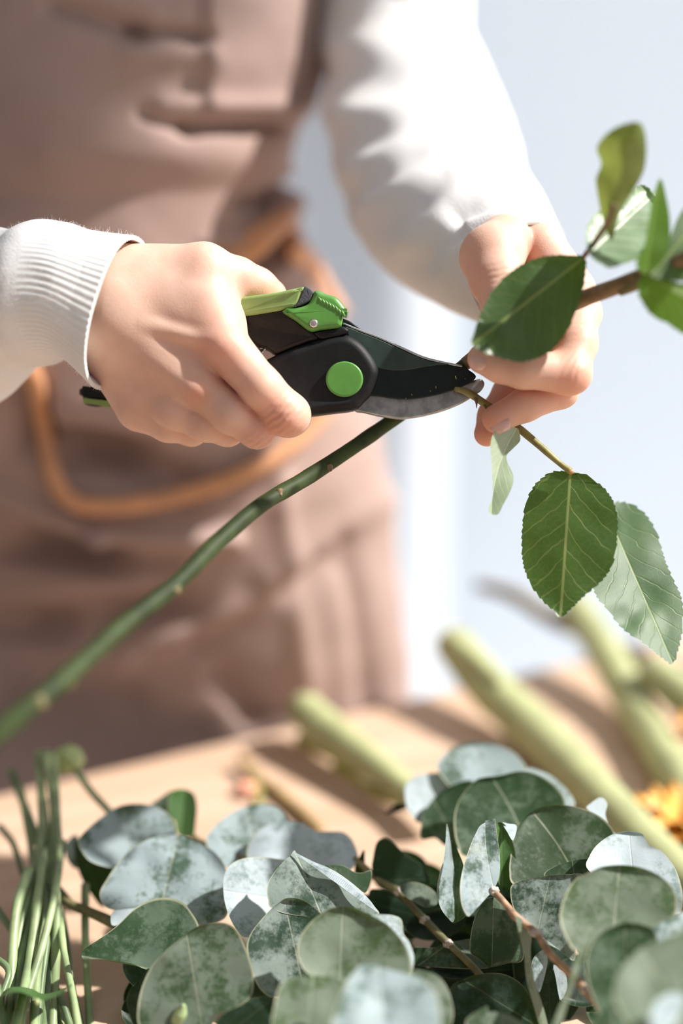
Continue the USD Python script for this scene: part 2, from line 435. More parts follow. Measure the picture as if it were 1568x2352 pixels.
def leaf(outline, base, tip, d, sx=0.0, sy=-0.10, cup=0.0, fold=0.0, wav=1.2, teeth=0, tooth=0.0, seed=0, curl=0.0, n=128, rings=10, bow=0.0):
    """A leaf blade. outline, base and tip in pixels of the photograph, d its distance in metres at the middle;
    sx, sy: how its distance grows across it (mm per pixel); cup lifts the rim towards the camera (mm), fold bends it about the midrib, curl bends it along."""
    if teeth: n = max(n, teeth * 6)
    o = catmull(outline, n, True)
    if teeth:
        L = np.r_[0, np.cumsum(np.linalg.norm(np.diff(np.vstack([o, o[:1]]), axis=0), axis=1))][:-1]
        ph = (L / L.max() * teeth + 0.7 * np.sin(L / L.max() * 23 + seed) + 0.4 * np.sin(L / L.max() * 57)) % 1.0
        tg = np.roll(o, -1, 0) - np.roll(o, 1, 0); tg /= np.linalg.norm(tg, axis=1, keepdims=True) + 1e-9
        nr = np.stack([tg[:, 1], -tg[:, 0]], 1)
        if not Polygon(o).exterior.is_ccw: nr = -nr
        o = o + nr * (tooth * (ph - 0.5))[:, None]
    b, t = A(base, float), A(tip, float); ax = t - b; L2 = ax @ ax
    perp = A([-ax[1], ax[0]]) / math.sqrt(L2)
    u = np.clip((o - b) @ ax / L2, 0.0, 1.0)
    aa = b + u[:, None] * ax + (bow * 4 * u * (1 - u))[:, None] * perp
    side = (o - aa) @ perp; hw = np.abs(side).max()
    tt = np.linspace(0, 1, rings)
    p2 = aa[None] + tt[:, None, None] * (o - aa)[None]
    w = side[None] * tt[:, None] / hw                       # -1 .. 1 across
    uu = np.broadcast_to(u, w.shape)
    c = o.mean(0)
    dep = d * 1000 + sx * (p2[..., 0] - c[0]) + sy * (p2[..., 1] - c[1]) - cup * (tt[:, None] ** 2) - fold * np.abs(w) + curl * (uu - 0.5) ** 2 * 4
    dep = dep + wav * 2 * (meshkit.noise(np.stack([p2[..., 0] / 55, p2[..., 1] / 55, np.full(w.shape, seed * 3.7)], -1), seed) - 0.5)
    v = PV(p2[..., 0], p2[..., 1], dep / 1000).reshape(-1, 3)
    f = tri(grid_faces(rings, n, True))
    x = v[f]; nn = np.cross(x[:, 1] - x[:, 0], x[:, 2] - x[:, 0]).sum(0)
    if nn @ FWD > 0: f = f[:, ::-1]
    uv = np.stack([uu, 0.5 + 0.5 * w], -1).reshape(-1, 2)
    edge = np.broadcast_to(tt[:, None], w.shape).reshape(-1)
    return (v, f), uv, edge


def put_leaf(parent, mat, *a, name='leaf', label=None, **k):
    m, uv, edge = leaf(*a, **k)
    return obj(name, m, M[mat], parent, uv=uv, attr={'edge': edge}, label=label)

# ------------------------------------------------------------------ the setting
def struct(name, mesh, mat, label=None, cat=None, smooth=False, **k):
    p = obj(name, mesh, mat, smooth=smooth, **k); return tag(p, label, cat, kind='structure')


struct('floor', box([-3, -1.5, -0.05], [4, 3.4, 0]), M['floor'], 'pale grey floor behind the wooden work table', 'floor')
WY = math.radians(15)


def turned(m):
    v = A(m.vertices if hasattr(m, 'vertices') else m[0]); f = m.faces if hasattr(m, 'faces') else m[1]
    w = v - A([0, 2.1, 0]); c, q = math.cos(WY), math.sin(WY)
    return np.stack([w[:, 0] * c - w[:, 1] * q, w[:, 0] * q + w[:, 1] * c, w[:, 2]], 1) + A([0, 2.1, 0]), A(f)


struct('wall_back', turned(box([-3, 2.1, 0], [4, 2.2, 2.9])), M['wall'], 'pale blue-white wall far behind the florist', 'wall')
struct('baseboard_back', turned(box([-3, 2.08, 0], [4, 2.1, 0.10])), M['skirting'], 'white skirting along the pale back wall', 'baseboard')


struct('wall_left', box([-1.75, -1.5, 0], [-1.65, 3.4, 2.9]), M['side_wall'], 'grey-beige side wall to the left of the work table', 'wall')
struct('ceiling', box([-1.75, -1.5, 2.9], [1.55, 3.4, 3.0]), M['wall'], 'pale ceiling that ends at the window side', 'ceiling')


struct('wall_front', box([-1.75, -1.6, 0], [4, -1.5, 2.9]), M['side_wall'], 'grey-beige wall behind the camera', 'wall')


def curtain():
    s = np.linspace(0, 1, 160); z = np.linspace(0.02, 2.75, 12)
    S, Z = np.meshgrid(s, z)
    x = -1.15 + 1.29 * S; y = 2.02 + 0.02 * np.sin(S * 2 * np.pi * 4) + 0.008 * np.sin(S * 17 + Z)
    v = np.stack([x, y, Z], -1).reshape(-1, 3); v2 = v + A([0, 0.006, 0])
    f = tri(grid_faces(12, 160)); f2 = f[:, ::-1] + len(v)
    return np.vstack([v, v2]), np.vstack([f, f2])


tag(obj('curtain', turned(curtain()), M['curtain']), 'white pleated curtain hanging behind the florist in the brown apron', 'curtain')

# the table: far edge through two points of its plane
e0, e1 = on_table(190, 1777), on_table(1290, 1522)
ed = (e1 - e0) / np.linalg.norm(e1 - e0); en = A([ed[1], -ed[0], 0])        # towards the camera
EA, EB = e0 - ed * 0.62, e0 + ed * 1.05
tb = thing('work_table', [*((EA + EB) / 2 + en * 0.45)[:2], 0], 'light wooden work table strewn with eucalyptus and cut stalks', 'table')


def slab(a, b, depth, z0, z1, r=0.004):
    to = lambda v: v
    pts = [a[:2], b[:2], (b + en * depth)[:2], (a + en * depth)[:2]]
    return plate(pts, z0, z1, r, to, n=200, closed_spline=False)


obj('tabletop', slab(EA, EB, 0.92, TABLE_Z - 0.035, TABLE_Z), M['wood'], tb, smooth=40)
for a in (0.06, 1.55):
    for b in (0.07, 0.80):
        q = EA + ed * a + en * b
        obj('leg', slab(q, q + ed * 0.06, 0.06, 0, TABLE_Z - 0.036), M['wood'], tb, smooth=40)
obj('apron_rail', slab(EA + ed * 0.12 + en * 0.08, EB - ed * 0.12 + en * 0.08, 0.02, TABLE_Z - 0.12, TABLE_Z - 0.036), M['wood'], tb, smooth=40)


# ------------------------------------------------------------------ the florist
YT = 0.93
per = thing('person', [-0.15, YT, 0], 'florist in white long-sleeved top and brown apron cutting a rose stem with both hands', 'person')


def J(px, py, z): s = (650.0 - z) / K; return A([(px - 784) * s, -(py - 1176) * s, z])


def to_world(v): return CAM + ((650 - v[:, 2:3]) * FWD + v[:, 0:1] * RIGHT + v[:, 1:2] * UP) / 1000


def chain(p, js, k=3.0):
    d = None
    for (a, ra), (b, rb) in zip(js[:-1], js[1:]):
        c = cone(p, a, b, ra, rb); d = c if d is None else smin(d, c, k)
    return d


# the hand that holds the shears, seen from its back
H1 = dict(
    fingers=[
        [(J(498, 775, 7), 11.5), (J(600, 890, 14), 9.3), (J(662, 953, 7), 9.6), (J(673, 958, -18), 8.0), (J(655, 905, -27), 7.4)],
        [(J(448, 880, 4), 10.6), (J(530, 952, 9), 8.5), (J(590, 985, 2), 8.3), (J(600, 962, -20), 7.8), (J(565, 900, -26), 7.2)],
        [(J(392, 930, -2), 9.6), (J(470, 972, 1), 8.0), (J(522, 984, -6), 7.9), (J(535, 955, -20), 7.2), (J(500, 900, -25), 6.8)],
        [(J(326, 945, -10), 9.5), (J(385, 978, -7), 7.2), (J(440, 988, -12), 7.0), (J(455, 955, -20), 6.4), (J(430, 910, -24), 6.0)],
    ],
    thumb=[(J(345, 640, -8), 13), (J(470, 618, 0), 11.2), (J(545, 640, -7), 9.3), (J(590, 660, -13), 8.6), (J(622, 678, -17), 7.4)],
    palm=[
        ((J(120, 700, -6), 22), (J(265, 715, -4), 25)),
        ((J(290, 630, -4), 14), (J(455, 640, -2), 13)),
        ((J(285, 685, 0), 14), (J(495, 765, 5), 13)),
        ((J(272, 745, 1), 14), (J(436, 868, 4.5), 12.4)),
        ((J(262, 800, -7), 14), (J(385, 915, -3), 10.6)),
        ((J(262, 845, -15), 10.5), (J(318, 928, -11), 11.5)),
        ((J(330, 740, -12), 14), (J(430, 800, -12), 13)),
        ((J(470, 655, -2), 11), (J(500, 740, 1), 11)),
        ((J(350, 655, -1), 13.5), (J(470, 700, 3.5), 12.5)),
    ],
    bumps=[(J(520, 797, 14.5), 7.0), (J(458, 893, 10.5), 5.0), (J(395, 950, 4), 5.2), (J(655, 955, 12), 5.8), (J(590, 990, 6), 5.2)],
    wrinkles=[(J(648, 952, 14), A([.62, -.75, -.2]), 2.1, 6.5, 1.1), (J(590, 1000, 6), A([.6, -.75, -.3]), 2.2, 5.0, 0.9), (J(515, 690, 4), A([.9, .2, 0]), 2.4, 6.0, 0.4)],
    tendons=[(J(330, 745, 13.2), J(500, 790, 17.0), 2.6), (J(300, 790, 9.0), J(440, 890, 14.2), 2.6)])
# the hand that holds the rose, seen from its thumb's side
H2 = dict(
    fingers=[
        [(J(1325, 715, -8), 10.2), (J(1322, 790, 4), 9.6), (J(1303, 858, 12), 9.2), (J(1200, 848, 17), 8.4), (J(1150, 838, 15), 7.8), (J(1108, 824, 13), 6.8)],
        [(J(1318, 760, -22), 10.0), (J(1312, 840, -12), 9.0), (J(1286, 896, -2), 8.2), (J(1205, 930, 5), 7.4), (J(1140, 962, 8), 6.5)],
        [(J(1300, 780, -34), 9.5), (J(1275, 850, -28), 8.6), (J(1172, 900, -16), 7.8), (J(1134, 955, -12), 7.2), (J(1118, 996, -9), 6.0)],
        [(J(1280, 780, -46), 8.5), (J(1265, 850, -44), 7.6), (J(1220, 890, -40), 7.0), (J(1180, 905, -36), 6.4)],
    ],
    thumb=[(J(1158, 556, -14), 13.0), (J(1130, 590, -3), 14.2), (J(1140, 640, 6), 11.8), (J(1158, 700, 14), 9.6), (J(1185, 745, 16), 8.8), (J(1205, 785, 14), 7.4)],
    palm=[
        ((J(1140, 520, -72), 16), (J(1186, 585, -40), 16)),
        ((J(1238, 570, -20), 12), (J(1314, 668, -11), 11)),
        ((J(1228, 610, -30), 14), (J(1305, 730, -24), 11)),
        ((J(1220, 620, -36), 14), (J(1285, 760, -40), 11)),
        ((J(1260, 690, -8), 11), (J(1278, 760, -4), 9.0)),
        ((J(1278, 760, -4), 9.0), (J(1235, 800, 2), 8.0)),
    ],
    wrinkles=[(J(1320, 850, 20), A([.8, -.3, .5]), 2.4, 6.0, 0.22), (J(1146, 640, 14), A([.2, -.9, .3]), 2.2, 6.0, 0.6), (J(1330, 770, 8), A([.1, -1, .2]), 1.8, 6.0, 0.25)],
    bumps=[(J(1347, 722, -8), 5.5), (J(1322, 862, 12), 5.0), (J(1118, 575, 3), 6.0)],
    tendons=[])


def hand(H, lo, hi, h, kpalm=4.0, kthumb=6.0):
    def fn(p):
        palm = None
        for (a, ra), (b, rb) in H['palm']:
            c = cone(p, a, b, ra, rb); palm = c if palm is None else smin(palm, c, 9.0)
        for a, b, r in H['tendons']: palm = smin(palm, cone(p, a, b, r, r), 4.0)
        fs = None
        for js in H['fingers']:
            c = chain(p, js); fs = c if fs is None else smin(fs, c, 0.7)
        d = smin(palm, fs, kpalm)
        for c, r in H['bumps']: d = smin(d, np.linalg.norm(p - c, axis=1) - r, 7.0)
        d = smin(d, chain(p, H['thumb'], 4.0), kthumb)
        for c, ax_, n_, rr, dep_ in H.get('wrinkles', []):
            q_ = p - c; x_ = q_ @ ax_
            d = d + dep_ * np.exp(-(q_ ** 2).sum(1) / (rr * rr)) * (0.5 - 0.5 * np.cos(x_ * n_ + 0.6 * np.sin(q_[:, 0] * 1.1)))
        return d
    v, f = surface_nets(fn, lo, hi, h)
    e = 0.4
    for _ in range(2):
        d0 = fn(v); g = np.stack([fn(v + e * np.eye(3)[k]) - fn(v - e * np.eye(3)[k]) for k in range(3)], 1) / (2 * e)
        v = v - 0.8 * d0[:, None] * g / np.maximum((g ** 2).sum(1, keepdims=True), 0.3)
    return v, f


def blush(v, spots): return np.clip(sum(a * np.exp(-((v - c) ** 2).sum(1) / (r * r)) for c, r, a in spots), 0, 1)


h1v, h1f = hand(H1, J(90, 1060, -42), J(730, 520, 34), 0.75)
h2v, h2f = hand(H2, [J(1030, 1060, 0)[0], J(1000, 1050, 0)[1], -85], [J(1420, 500, 0)[0], J(1200, 440, 0)[1], 34], 0.75, 4.0, 1.6)
h1b = blush(h1v, [(J(452, 908, 17), 6, .6), (J(510, 790, 18), 12, .35), (J(650, 955, 14), 10, .6), (J(590, 995, 8), 9, .45), (J(610, 660, -8), 14, .25), (J(400, 880, 18), 30, .15), (J(690, 980, 0), 10, .3)])
h2b = blush(h2v, [(J(1125, 965, 10), 9, .7), (J(1110, 1005, -8), 11, .7), (J(1320, 870, 16), 11, .45), (J(1196, 568, -10), 7, .9), (J(1100, 830, 16), 10, .25), (J(1135, 600, 10), 14, .15), (J(1230, 910, 4), 14, .35), (J(1290, 760, 4), 12, .2)])

sR, sL = A([-0.315, YT + 0.01, 1.38]), A([0.03, YT + 0.02, 1.39])
eR, wR = A([-0.375, 0.76, 1.12]), P(240, 715, 0.655)
eL, wL = P(928, 205, 0.872), P(1140, 605, 0.70)


def torso(p, forearms=True):
    q = p - A([-0.15, YT, 0]); yw = math.atan2(ed[1], ed[0]); cy_, sy_ = math.cos(yw), math.sin(yw)
    q = np.stack([q[:, 0] * cy_ + q[:, 1] * sy_, (q[:, 1] * cy_ - q[:, 0] * sy_) * 1.75, q[:, 2]], 1) + A([-0.15, YT, 0])
    c = lambda x, z: A([-0.15 + x, YT, z])
    d = cone(q, c(-0.05, 1.30), c(0.05, 1.30), 0.105, 0.105)
    for a, b, ra, rb in ((c(0, 1.30), c(0, 1.08), .118, .085), (c(0, 1.08), c(0, 0.90), .085, .115), (c(-0.06, .88), c(-0.07, .5), .070, .055), (c(0.06, .88), c(0.07, .5), .070, .055),
                         (c(-0.07, .5), c(-0.09, .09), .055, .042), (c(0.07, .5), c(0.09, .09), .055, .042), (c(-.1, 1.38), c(.1, 1.38), .062, .062), (c(0, 1.38), c(0, 1.47), .05, .05)):
        d = smin(d, cone(q, a, b, ra, rb), 0.05)
    for s, e, w in ((sR, eR, wR), (sL, eL, wL)):
        d = smin(d, cone(p, s, e, .045, .036), .03)
        if forearms: d = smin(d, cone(p, e, w, .036, .024), .02)
    return d


tv, tf = surface_nets(torso, [-0.5, 0.55, 0.02], [0.26, 1.12, 1.56], 0.012)
bv = np.vstack([tv, to_world(h1v), to_world(h2v)])
bf = np.vstack([tf, h1f + len(tv), h2f + len(tv) + len(h1v)])
ORIENT = []
for v_, f_ in ((tv, tf), (h1v, h1f)):
    x = v_[f_]; ORIENT.append(float((x[:, 0] * np.cross(x[:, 1], x[:, 2])).sum()))
print('orientation (should be positive):', ORIENT)
body = obj('body', (bv, bf), M['skin'], per, attr={'blush': np.r_[np.zeros(len(tv)), h1b, h2b]})


def nail(c, along, across, L, W, name='fingernail'):
    """A curved nail plate lying on a fingertip."""
    along = along / np.linalg.norm(along); across = across - along * (across @ along); across /= np.linalg.norm(across)
    up = np.cross(along, across)
    s, t = np.meshgrid(np.linspace(-1, 1, 13), np.linspace(-1, 1, 13), indexing='ij')
    rad = np.sqrt(1 - 0.35 * t ** 2 * s ** 2)
    x, y = L / 2 * s * np.sqrt(1 - 0.62 * t ** 2), W / 2 * t * np.sqrt(1 - 0.30 * s ** 2)
    z = -0.42 * W * (t ** 2) * 0.5 - 0.12 * L * s ** 2
    v = c + x[..., None] * along + y[..., None] * across + z[..., None] * up
    v = np.concatenate([v.reshape(-1, 3), (v - 0.5 * up).reshape(-1, 3)])
    f = tri(grid_faces(13, 13)); n = 169
    rim = [i * 13 for i in range(13)] + [12 * 13 + j for j in range(1, 13)] + [i * 13 + 12 for i in range(11, -1, -1)] + [j for j in range(11, 0, -1)]
    r = np.array(rim); k = np.roll(r, -1)
    f = np.vstack([f, f[:, ::-1] + n, np.stack([r, k, k + n], 1), np.stack([r, k + n, r + n], 1)])
    obj(name, (to_world(v), f), M['nail'], body)


nail(J(1098, 826, 20.2), J(1090, 822, 19) - J(1120, 830, 21), A([0, -1, .35]), 8.5, 8.5)
nail(J(1146, 972, 14.0), J(1137, 978, 13) - J(1160, 966, 14), A([0.25, -0.8, .45]), 9.5, 8.0)


def loft(sections, n=90, sides=96, power=2.2, disp=None, thick=0.0018, close_start=True):
    """A sleeve: sections are (edge point, opposite edge point, half axis the other way); open at the far end, with a lining."""
    a, b = A([s[0] for s in sections]), A([s[1] for s in sections]); h = A([s[2] for s in sections])
    a, b = catmull(a, n), catmull(b, n); h = np.interp(np.linspace(0, 1, n), np.linspace(0, 1, len(h)), h)
    c, e = (a + b) / 2, (a - b) / 2
    ax = np.gradient(c, axis=0); ax /= np.linalg.norm(ax, axis=1, keepdims=True)
    o = np.cross(ax, e); o /= np.linalg.norm(o, axis=1, keepdims=True)
    ang = np.arange(sides) * 2 * np.pi / sides
    ca, sa = np.cos(ang), np.sin(ang)
    ca, sa = np.sign(ca) * np.abs(ca) ** (2 / power), np.sign(sa) * np.abs(sa) ** (2 / power)
    v = c[:, None] + ca[None, :, None] * e[:, None] + sa[None, :, None] * h[:, None, None] * o[:, None]
    out = v - c[:, None]; out /= np.linalg.norm(out, axis=2, keepdims=True)
    S = np.linspace(0, 1, n)[:, None] + 0 * ang[None]; T = ang[None] + 0 * S
    if disp is not None: v = v + out * disp(S, T, v)[..., None]
    inner = (v - out * thick)[::-1][:max(8, n // 3)]
    rows = np.concatenate([v, inner], 0)
    f = tri(grid_faces(len(rows), sides, True))
    vv = rows.reshape(-1, 3)
    x = vv[f[:n * sides]]; nn = np.cross(x[:, 1] - x[:, 0], x[:, 2] - x[:, 0]); oo = x.mean(1) - np.repeat(c, sides, 0)[f[:n * sides, 0] % (n * sides)]
    if (nn * oo).sum() < 0: f = f[:, ::-1]
    rib = np.broadcast_to(T, (n, sides))
    rib = np.concatenate([rib, rib[::-1][:len(inner)]], 0).reshape(-1)
    return (vv, f), rib, v


def gn(x, c, w): return np.exp(-((x - c) / w) ** 2)


# right arm (at the picture's left): sleeve, then its ribbed cuff
def d1(S, T, v):
    n = meshkit.fbm(v * A([30, 30, 30]), 3, 5) - 0.5
    return (0.006 - .004 * np.clip((S - .55) / .2, 0, 1)) * n + 0.002 * gn(S, 0.55, 0.05) - 0.0025 * gn(S, 0.44, 0.05)


def cuff_rib(T, v, k): return T / (2 * np.pi) * k


def sleeve(sections, n, sides, split, disp, ribs, amp, thick, labels):
    """One surface, its last stretch a ribbed cuff with a lining; fine fibres stand off it."""
    (vv, f), rib, v = loft(sections, n=n, sides=sides, disp=lambda S, T, q: disp(S, T, q) + amp * np.clip((S - split) / .06, 0, 1) * np.sin(T * ribs), thick=thick)
    k = int(split * (n - 1)); cut = f.reshape(-1, 3)
    row = cut.max(1) // sides; lowrow = cut.min(1) // sides
    a_, b_ = cut[row <= k], cut[lowrow >= k]
    nm = meshkit.arrays((vv, f), True)[2]
    obj('sleeve', (vv, a_), M['jersey'], per, label=labels[0])
    cf = obj('cuff', (vv, b_), M['knit'] if amp else M['jersey'], per, attr={'rib': rib / (2 * np.pi) * ribs}, label=labels[1])
    q = np.random.default_rng(ribs); m_ = 2600
    i = q.integers(int(n * .45), n, m_); j = q.integers(0, sides, m_); p0 = v[i, j]; nn = nm[i * sides + j]
    d1_ = nn + q.normal(0, .5, (m_, 3)); d2_ = nn * .6 + q.normal(0, .9, (m_, 3)); L = q.uniform(.0004, .0015, m_)[:, None]
    pts = np.stack([p0 - nn * .0002, p0 + d1_ * L * .5, p0 + d1_ * L * .5 + d2_ * L * .5], 1).reshape(-1, 3) - origin_of(per)
    c = UsdGeom.BasisCurves.Define(stage, str(cf.GetPath()) + '/fuzz'); c.CreateTypeAttr('linear')
    c.CreatePointsAttr(Vt.Vec3fArray.FromNumpy(pts.astype(np.float32))); c.CreateCurveVertexCountsAttr(Vt.IntArray.FromNumpy(np.full(m_, 3, np.int32)))
    c.CreateWidthsAttr([.00005]); c.SetWidthsInterpolation('constant')
    UsdShade.MaterialBindingAPI.Apply(c.GetPrim()).Bind(M['fuzz']); tag(c.GetPrim(), kind='stuff')


sec1 = [(P(-900, 380, .78), P(-860, 1000, .78), .052), (P(-500, 440, .73), P(-470, 980, .73), .047), (P(-120, 508, .685), P(-150, 960, .685), .040), (P(0, 519, .668), P(-10, 893, .668), .036), (P(80, 522, .662), P(58, 838, .662), .034), (P(160, 516, .657), P(112, 818, .657), .033),
        (P(215, 532, .655), P(150, 826, .655), .032), (P(268, 541, .653), P(188, 858, .653), .0305), (P(320, 546, .651), P(222, 894, .651), .030)]
sleeve(sec1, 170, 300, 0.60, d1, 74, 0.00014, 0.002, ('white sleeve reaching in from the left', 'ribbed white cuff on the hand with the shears'))


# left arm: comes towards the camera, folds slanting across it
def d2(S, T, v):
    w = v - CAM; dd = w @ FWD; x = 784 + K * (w @ RIGHT) / dd; y = 1176 - K * (w @ UP) / dd
    n = meshkit.fbm(v * 26, 2, 15) - 0.5
    r = 0
    for x0, y0, x1, y1, wd, am in ((770, 265, 1000, 235, 22, 5), (790, 330, 1010, 250, 24, -5), (800, 390, 960, 300, 18, 4), (800, 450, 980, 330, 24, -4), (840, 470, 1010, 380, 18, 4), (890, 520, 1040, 400, 24, -4), (930, 560, 1080, 420, 18, 4),
                                   (960, 600, 1100, 440, 22, -4), (1010, 640, 1090, 480, 16, 3), (1050, 490, 1200, 428, 18, -5), (1080, 515, 1215, 460, 14, 5), (760, 170, 960, 150, 30, -5), (770, 110, 980, 90, 30, 4)):
        tt = np.clip(((x - x0) * (x1 - x0) + (y - y0) * (y1 - y0)) / ((x1 - x0) ** 2 + (y1 - y0) ** 2), 0, 1)
        r = r + am * 0.00068 * (1 - tt ** 2) * ridge(x, y, x0, y0, x1, y1, wd * 1.45)
    return 0.006 * n + r


def ridge(x, y, x0, y0, x1, y1, w):
    dx, dy = x1 - x0, y1 - y0; L = dx * dx + dy * dy
    t = ((x - x0) * dx + (y - y0) * dy) / L; tc = np.clip(t, 0, 1)
    q = (x - x0 - tc * dx) ** 2 + (y - y0 - tc * dy) ** 2
    return np.exp(-q / (w * w))


sec2 = [(P(700, -560, .95), P(1010, -600, .95), .050), (P(722, -260, .90), P(1042, -270, .90), .052), (P(735, -60, .885), P(1062, -80, .885), .052), (P(738, 100, .875), P(1080, 70, .875), .052), (P(744, 215, .865), P(1112, 165, .865), .052), (P(752, 320, .845), P(1145, 235, .845), .050),
        (P(772, 410, .815), P(1183, 320, .815), .046), (P(808, 500, .78), P(1206, 395, .78), .042), (P(860, 568, .75), P(1228, 440, .75), .038), (P(925, 620, .72), P(1255, 480, .72), .034), (P(1010, 680, .695), P(1278, 515, .695), .030)]
sec2 = sec2[:-1] + [(P(1000, 672, .697), P(1275, 510, .697), .030), (P(1052, 694, .684), P(1286, 527, .684), .027), (P(1106, 706, .672), P(1294, 548, .672), .0235)]
sleeve(sec2, 220, 200, 0.84, d2, 90, 0.0, 0.002, ('white sleeve coming down behind the rose', 'ribbed white cuff on the hand with the rose'))


# shirt and apron: elliptic sections, the apron in front with its folds
EDGE = A([(-700, 700), (-300, 725), (-100, 735), (0, 737), (130, 736), (190, 720), (300, 690), (400, 664), (428, 682), (470, 704), (560, 712), (620, 724), (700, 765), (800, 815), (1000, 878), (1200, 905), (1400, 925), (1600, 938), (2000, 955), (3400, 985)], float)


YAW = math.atan2(ed[1], ed[0]); SYAW, CYAW = math.sin(YAW), math.cos(YAW)   # she stands square to the table


def shell(py, ang, grow, depth_scale=1.0):
    """A point of the torso's surface at the height of pixel row py, ang from its front."""
    ex = np.interp(py, EDGE[:, 0], EDGE[:, 1])
    e = at_y(ex, py, YT); hw = e[0] + 0.15 + grow
    dep = np.interp(py, [-700, 0, 400, 900, 1500, 3400], [.115, .122, .110, .122, .100, .095]) * depth_scale + grow
    yw = np.interp(py, [-700, 420, 1050, 3400], [YAW * 1.12, YAW * 1.0, YAW * -.22, YAW * -.2]); SY_, CY_ = math.sin(yw), math.cos(yw)
    w2 = math.sqrt(max(hw * hw - (dep * SY_) ** 2, 1e-6)) / CY_
    a, b = w2 * np.sin(ang), -dep * np.cos(ang)
    return A([-0.15 + a * CY_ - b * SY_, YT + a * SY_ + b * CY_, e[2]])


def apron_disp(x, y):
    r = 0
    for x0, y0, x1, y1, w, am in (
            (120, 10, 320, 72, 20, -9), (300, 72, 462, 84, 14, -9), (120, -40, 340, 20, 30, 5), (300, 120, 470, 130, 26, 4), (330, 265, 430, 296, 14, -6), (420, 298, 640, 288, 11, -9), (380, 240, 640, 245, 22, 5), (120, 350, 600, 360, 45, 6),
            (60, 240, 330, 300, 40, 3), (560, 470, 670, 420, 13, -8), (600, 440, 700, 380, 14, 4), (540, 560, 690, 480, 15, 6), (590, 610, 650, 560, 18, -10), (670, 560, 690, 500, 16, -10), (480, 560, 640, 500, 20, 4),
            (60, 1010, 420, 1110, 50, -10), (0, 1130, 230, 1225, 26, 9), (230, 1225, 520, 1235, 26, 9), (60, 1240, 380, 1300, 36, -8), (0, 1360, 300, 1330, 40, 4), (60, 1420, 420, 1400, 36, -6), (300, 1500, 620, 1380, 34, 5),
            (450, 1480, 760, 1290, 30, -5), (620, 1330, 880, 1150, 40, 4), (0, 1480, 260, 1520, 36, 5), (520, 1560, 580, 1640, 30, -6), (0, 1590, 300, 1610, 34, -6), (640, 1100, 700, 1600, 30, 3), (800, 1250, 850, 1650, 26, -4)):
        r = r + am * (0.00075 if y0 < 420 else 0.0014 if y0 > 1000 else 0.001) * ridge(x, y, x0, y0, x1, y1, w * (1.25 if y0 < 420 else 1.0))
    for x0, y0, w0, w1, th, am in ((645, 456, 44, 14, -.75, -20), (686, 524, 30, 17, 1.45, -24), (628, 592, 42, 26, -.5, -26), (232, 1052, 105, 42, .1, -22), (120, 1272, 130, 26, .12, -17), (60, 960, 40, 70, 0, -14), (60, 1440, 90, 30, .1, -12), (330, 1400, 110, 34, -.25, -12)):
        c_, s_ = math.cos(th), math.sin(th); p_, q_ = (x - x0) * c_ + (y - y0) * s_, (y - y0) * c_ - (x - x0) * s_
        r = r + am * 0.001 * np.exp(-((p_ / w0) ** 4 + (q_ / w1) ** 4) * .5)
    step = 1 / (1 + np.exp(-(x - 466) / 5.0)) * np.clip((290 - y) / 40, 0, 1)
    return r + 0.006 * step


def project(v):
    w = v - CAM; d = w @ FWD
    return 784 + K * (w @ RIGHT) / d, 1176 - K * (w @ UP) / d


def torso_shell(rows, a0, a1, na, grow, disp, thick):
    ang = np.linspace(a0, a1, na)
    v = A([[shell(py, a, grow) for a in ang] for py in rows])
    c = v.mean(1, keepdims=True); c = A([[-0.15, YT, 0]]) * A([1, 1, 0]) + v * A([0, 0, 1])
    out = v - c; out /= np.linalg.norm(out, axis=2, keepdims=True)
    if disp:
        x, y = project(v); v = v + out * (apron_disp(x, y) + 0.010 * (meshkit.fbm(v * 13, 3, 2) - 0.5))[..., None]
    vi = v - out * thick
    nr = len(rows)
    f = tri(grid_faces(nr, na)); n = nr * na
    rim = [i * na for i in range(nr)] + [(nr - 1) * na + j for j in range(1, na)] + [i * na + na - 1 for i in range(nr - 2, -1, -1)] + list(range(na - 2, 0, -1))
    r = A(rim); k = np.roll(r, -1)
    V = np.vstack([v.reshape(-1, 3), vi.reshape(-1, 3)])
    F = np.vstack([f, f[:, ::-1] + n, np.stack([r, k, k + n], 1), np.stack([r, k + n, r + n], 1)])
    x = V[F[:len(f)]]; nn = np.cross(x[:, 1] - x[:, 0], x[:, 2] - x[:, 0])
    if (nn * out.reshape(-1, 3)[F[:len(f), 0]]).sum() < 0: F = F[:, ::-1]
    return (V, F), v


rows = np.r_[np.linspace(-640, 0, 24)[:-1], np.linspace(0, 1750, 260), np.linspace(1750, 3300, 30)[1:]]
m, av = torso_shell(rows, -1.72, 1.66, 240, 0.0, True, 0.0022)
apron = obj('apron', m, M['apron'], per, label='brown cotton apron')
from scipy.spatial import cKDTree
_fv = av[:, 20:-20].reshape(-1, 3); _px, _py = project(_fv); _near = (_fv - CAM) @ FWD; _kd = cKDTree(np.stack([_px, _py], 1))


def on_apron(px, py, off=0.0):
    dd, ii = _kd.query([px, py], 6)
    return P(px, py, _near[ii].min() - off)

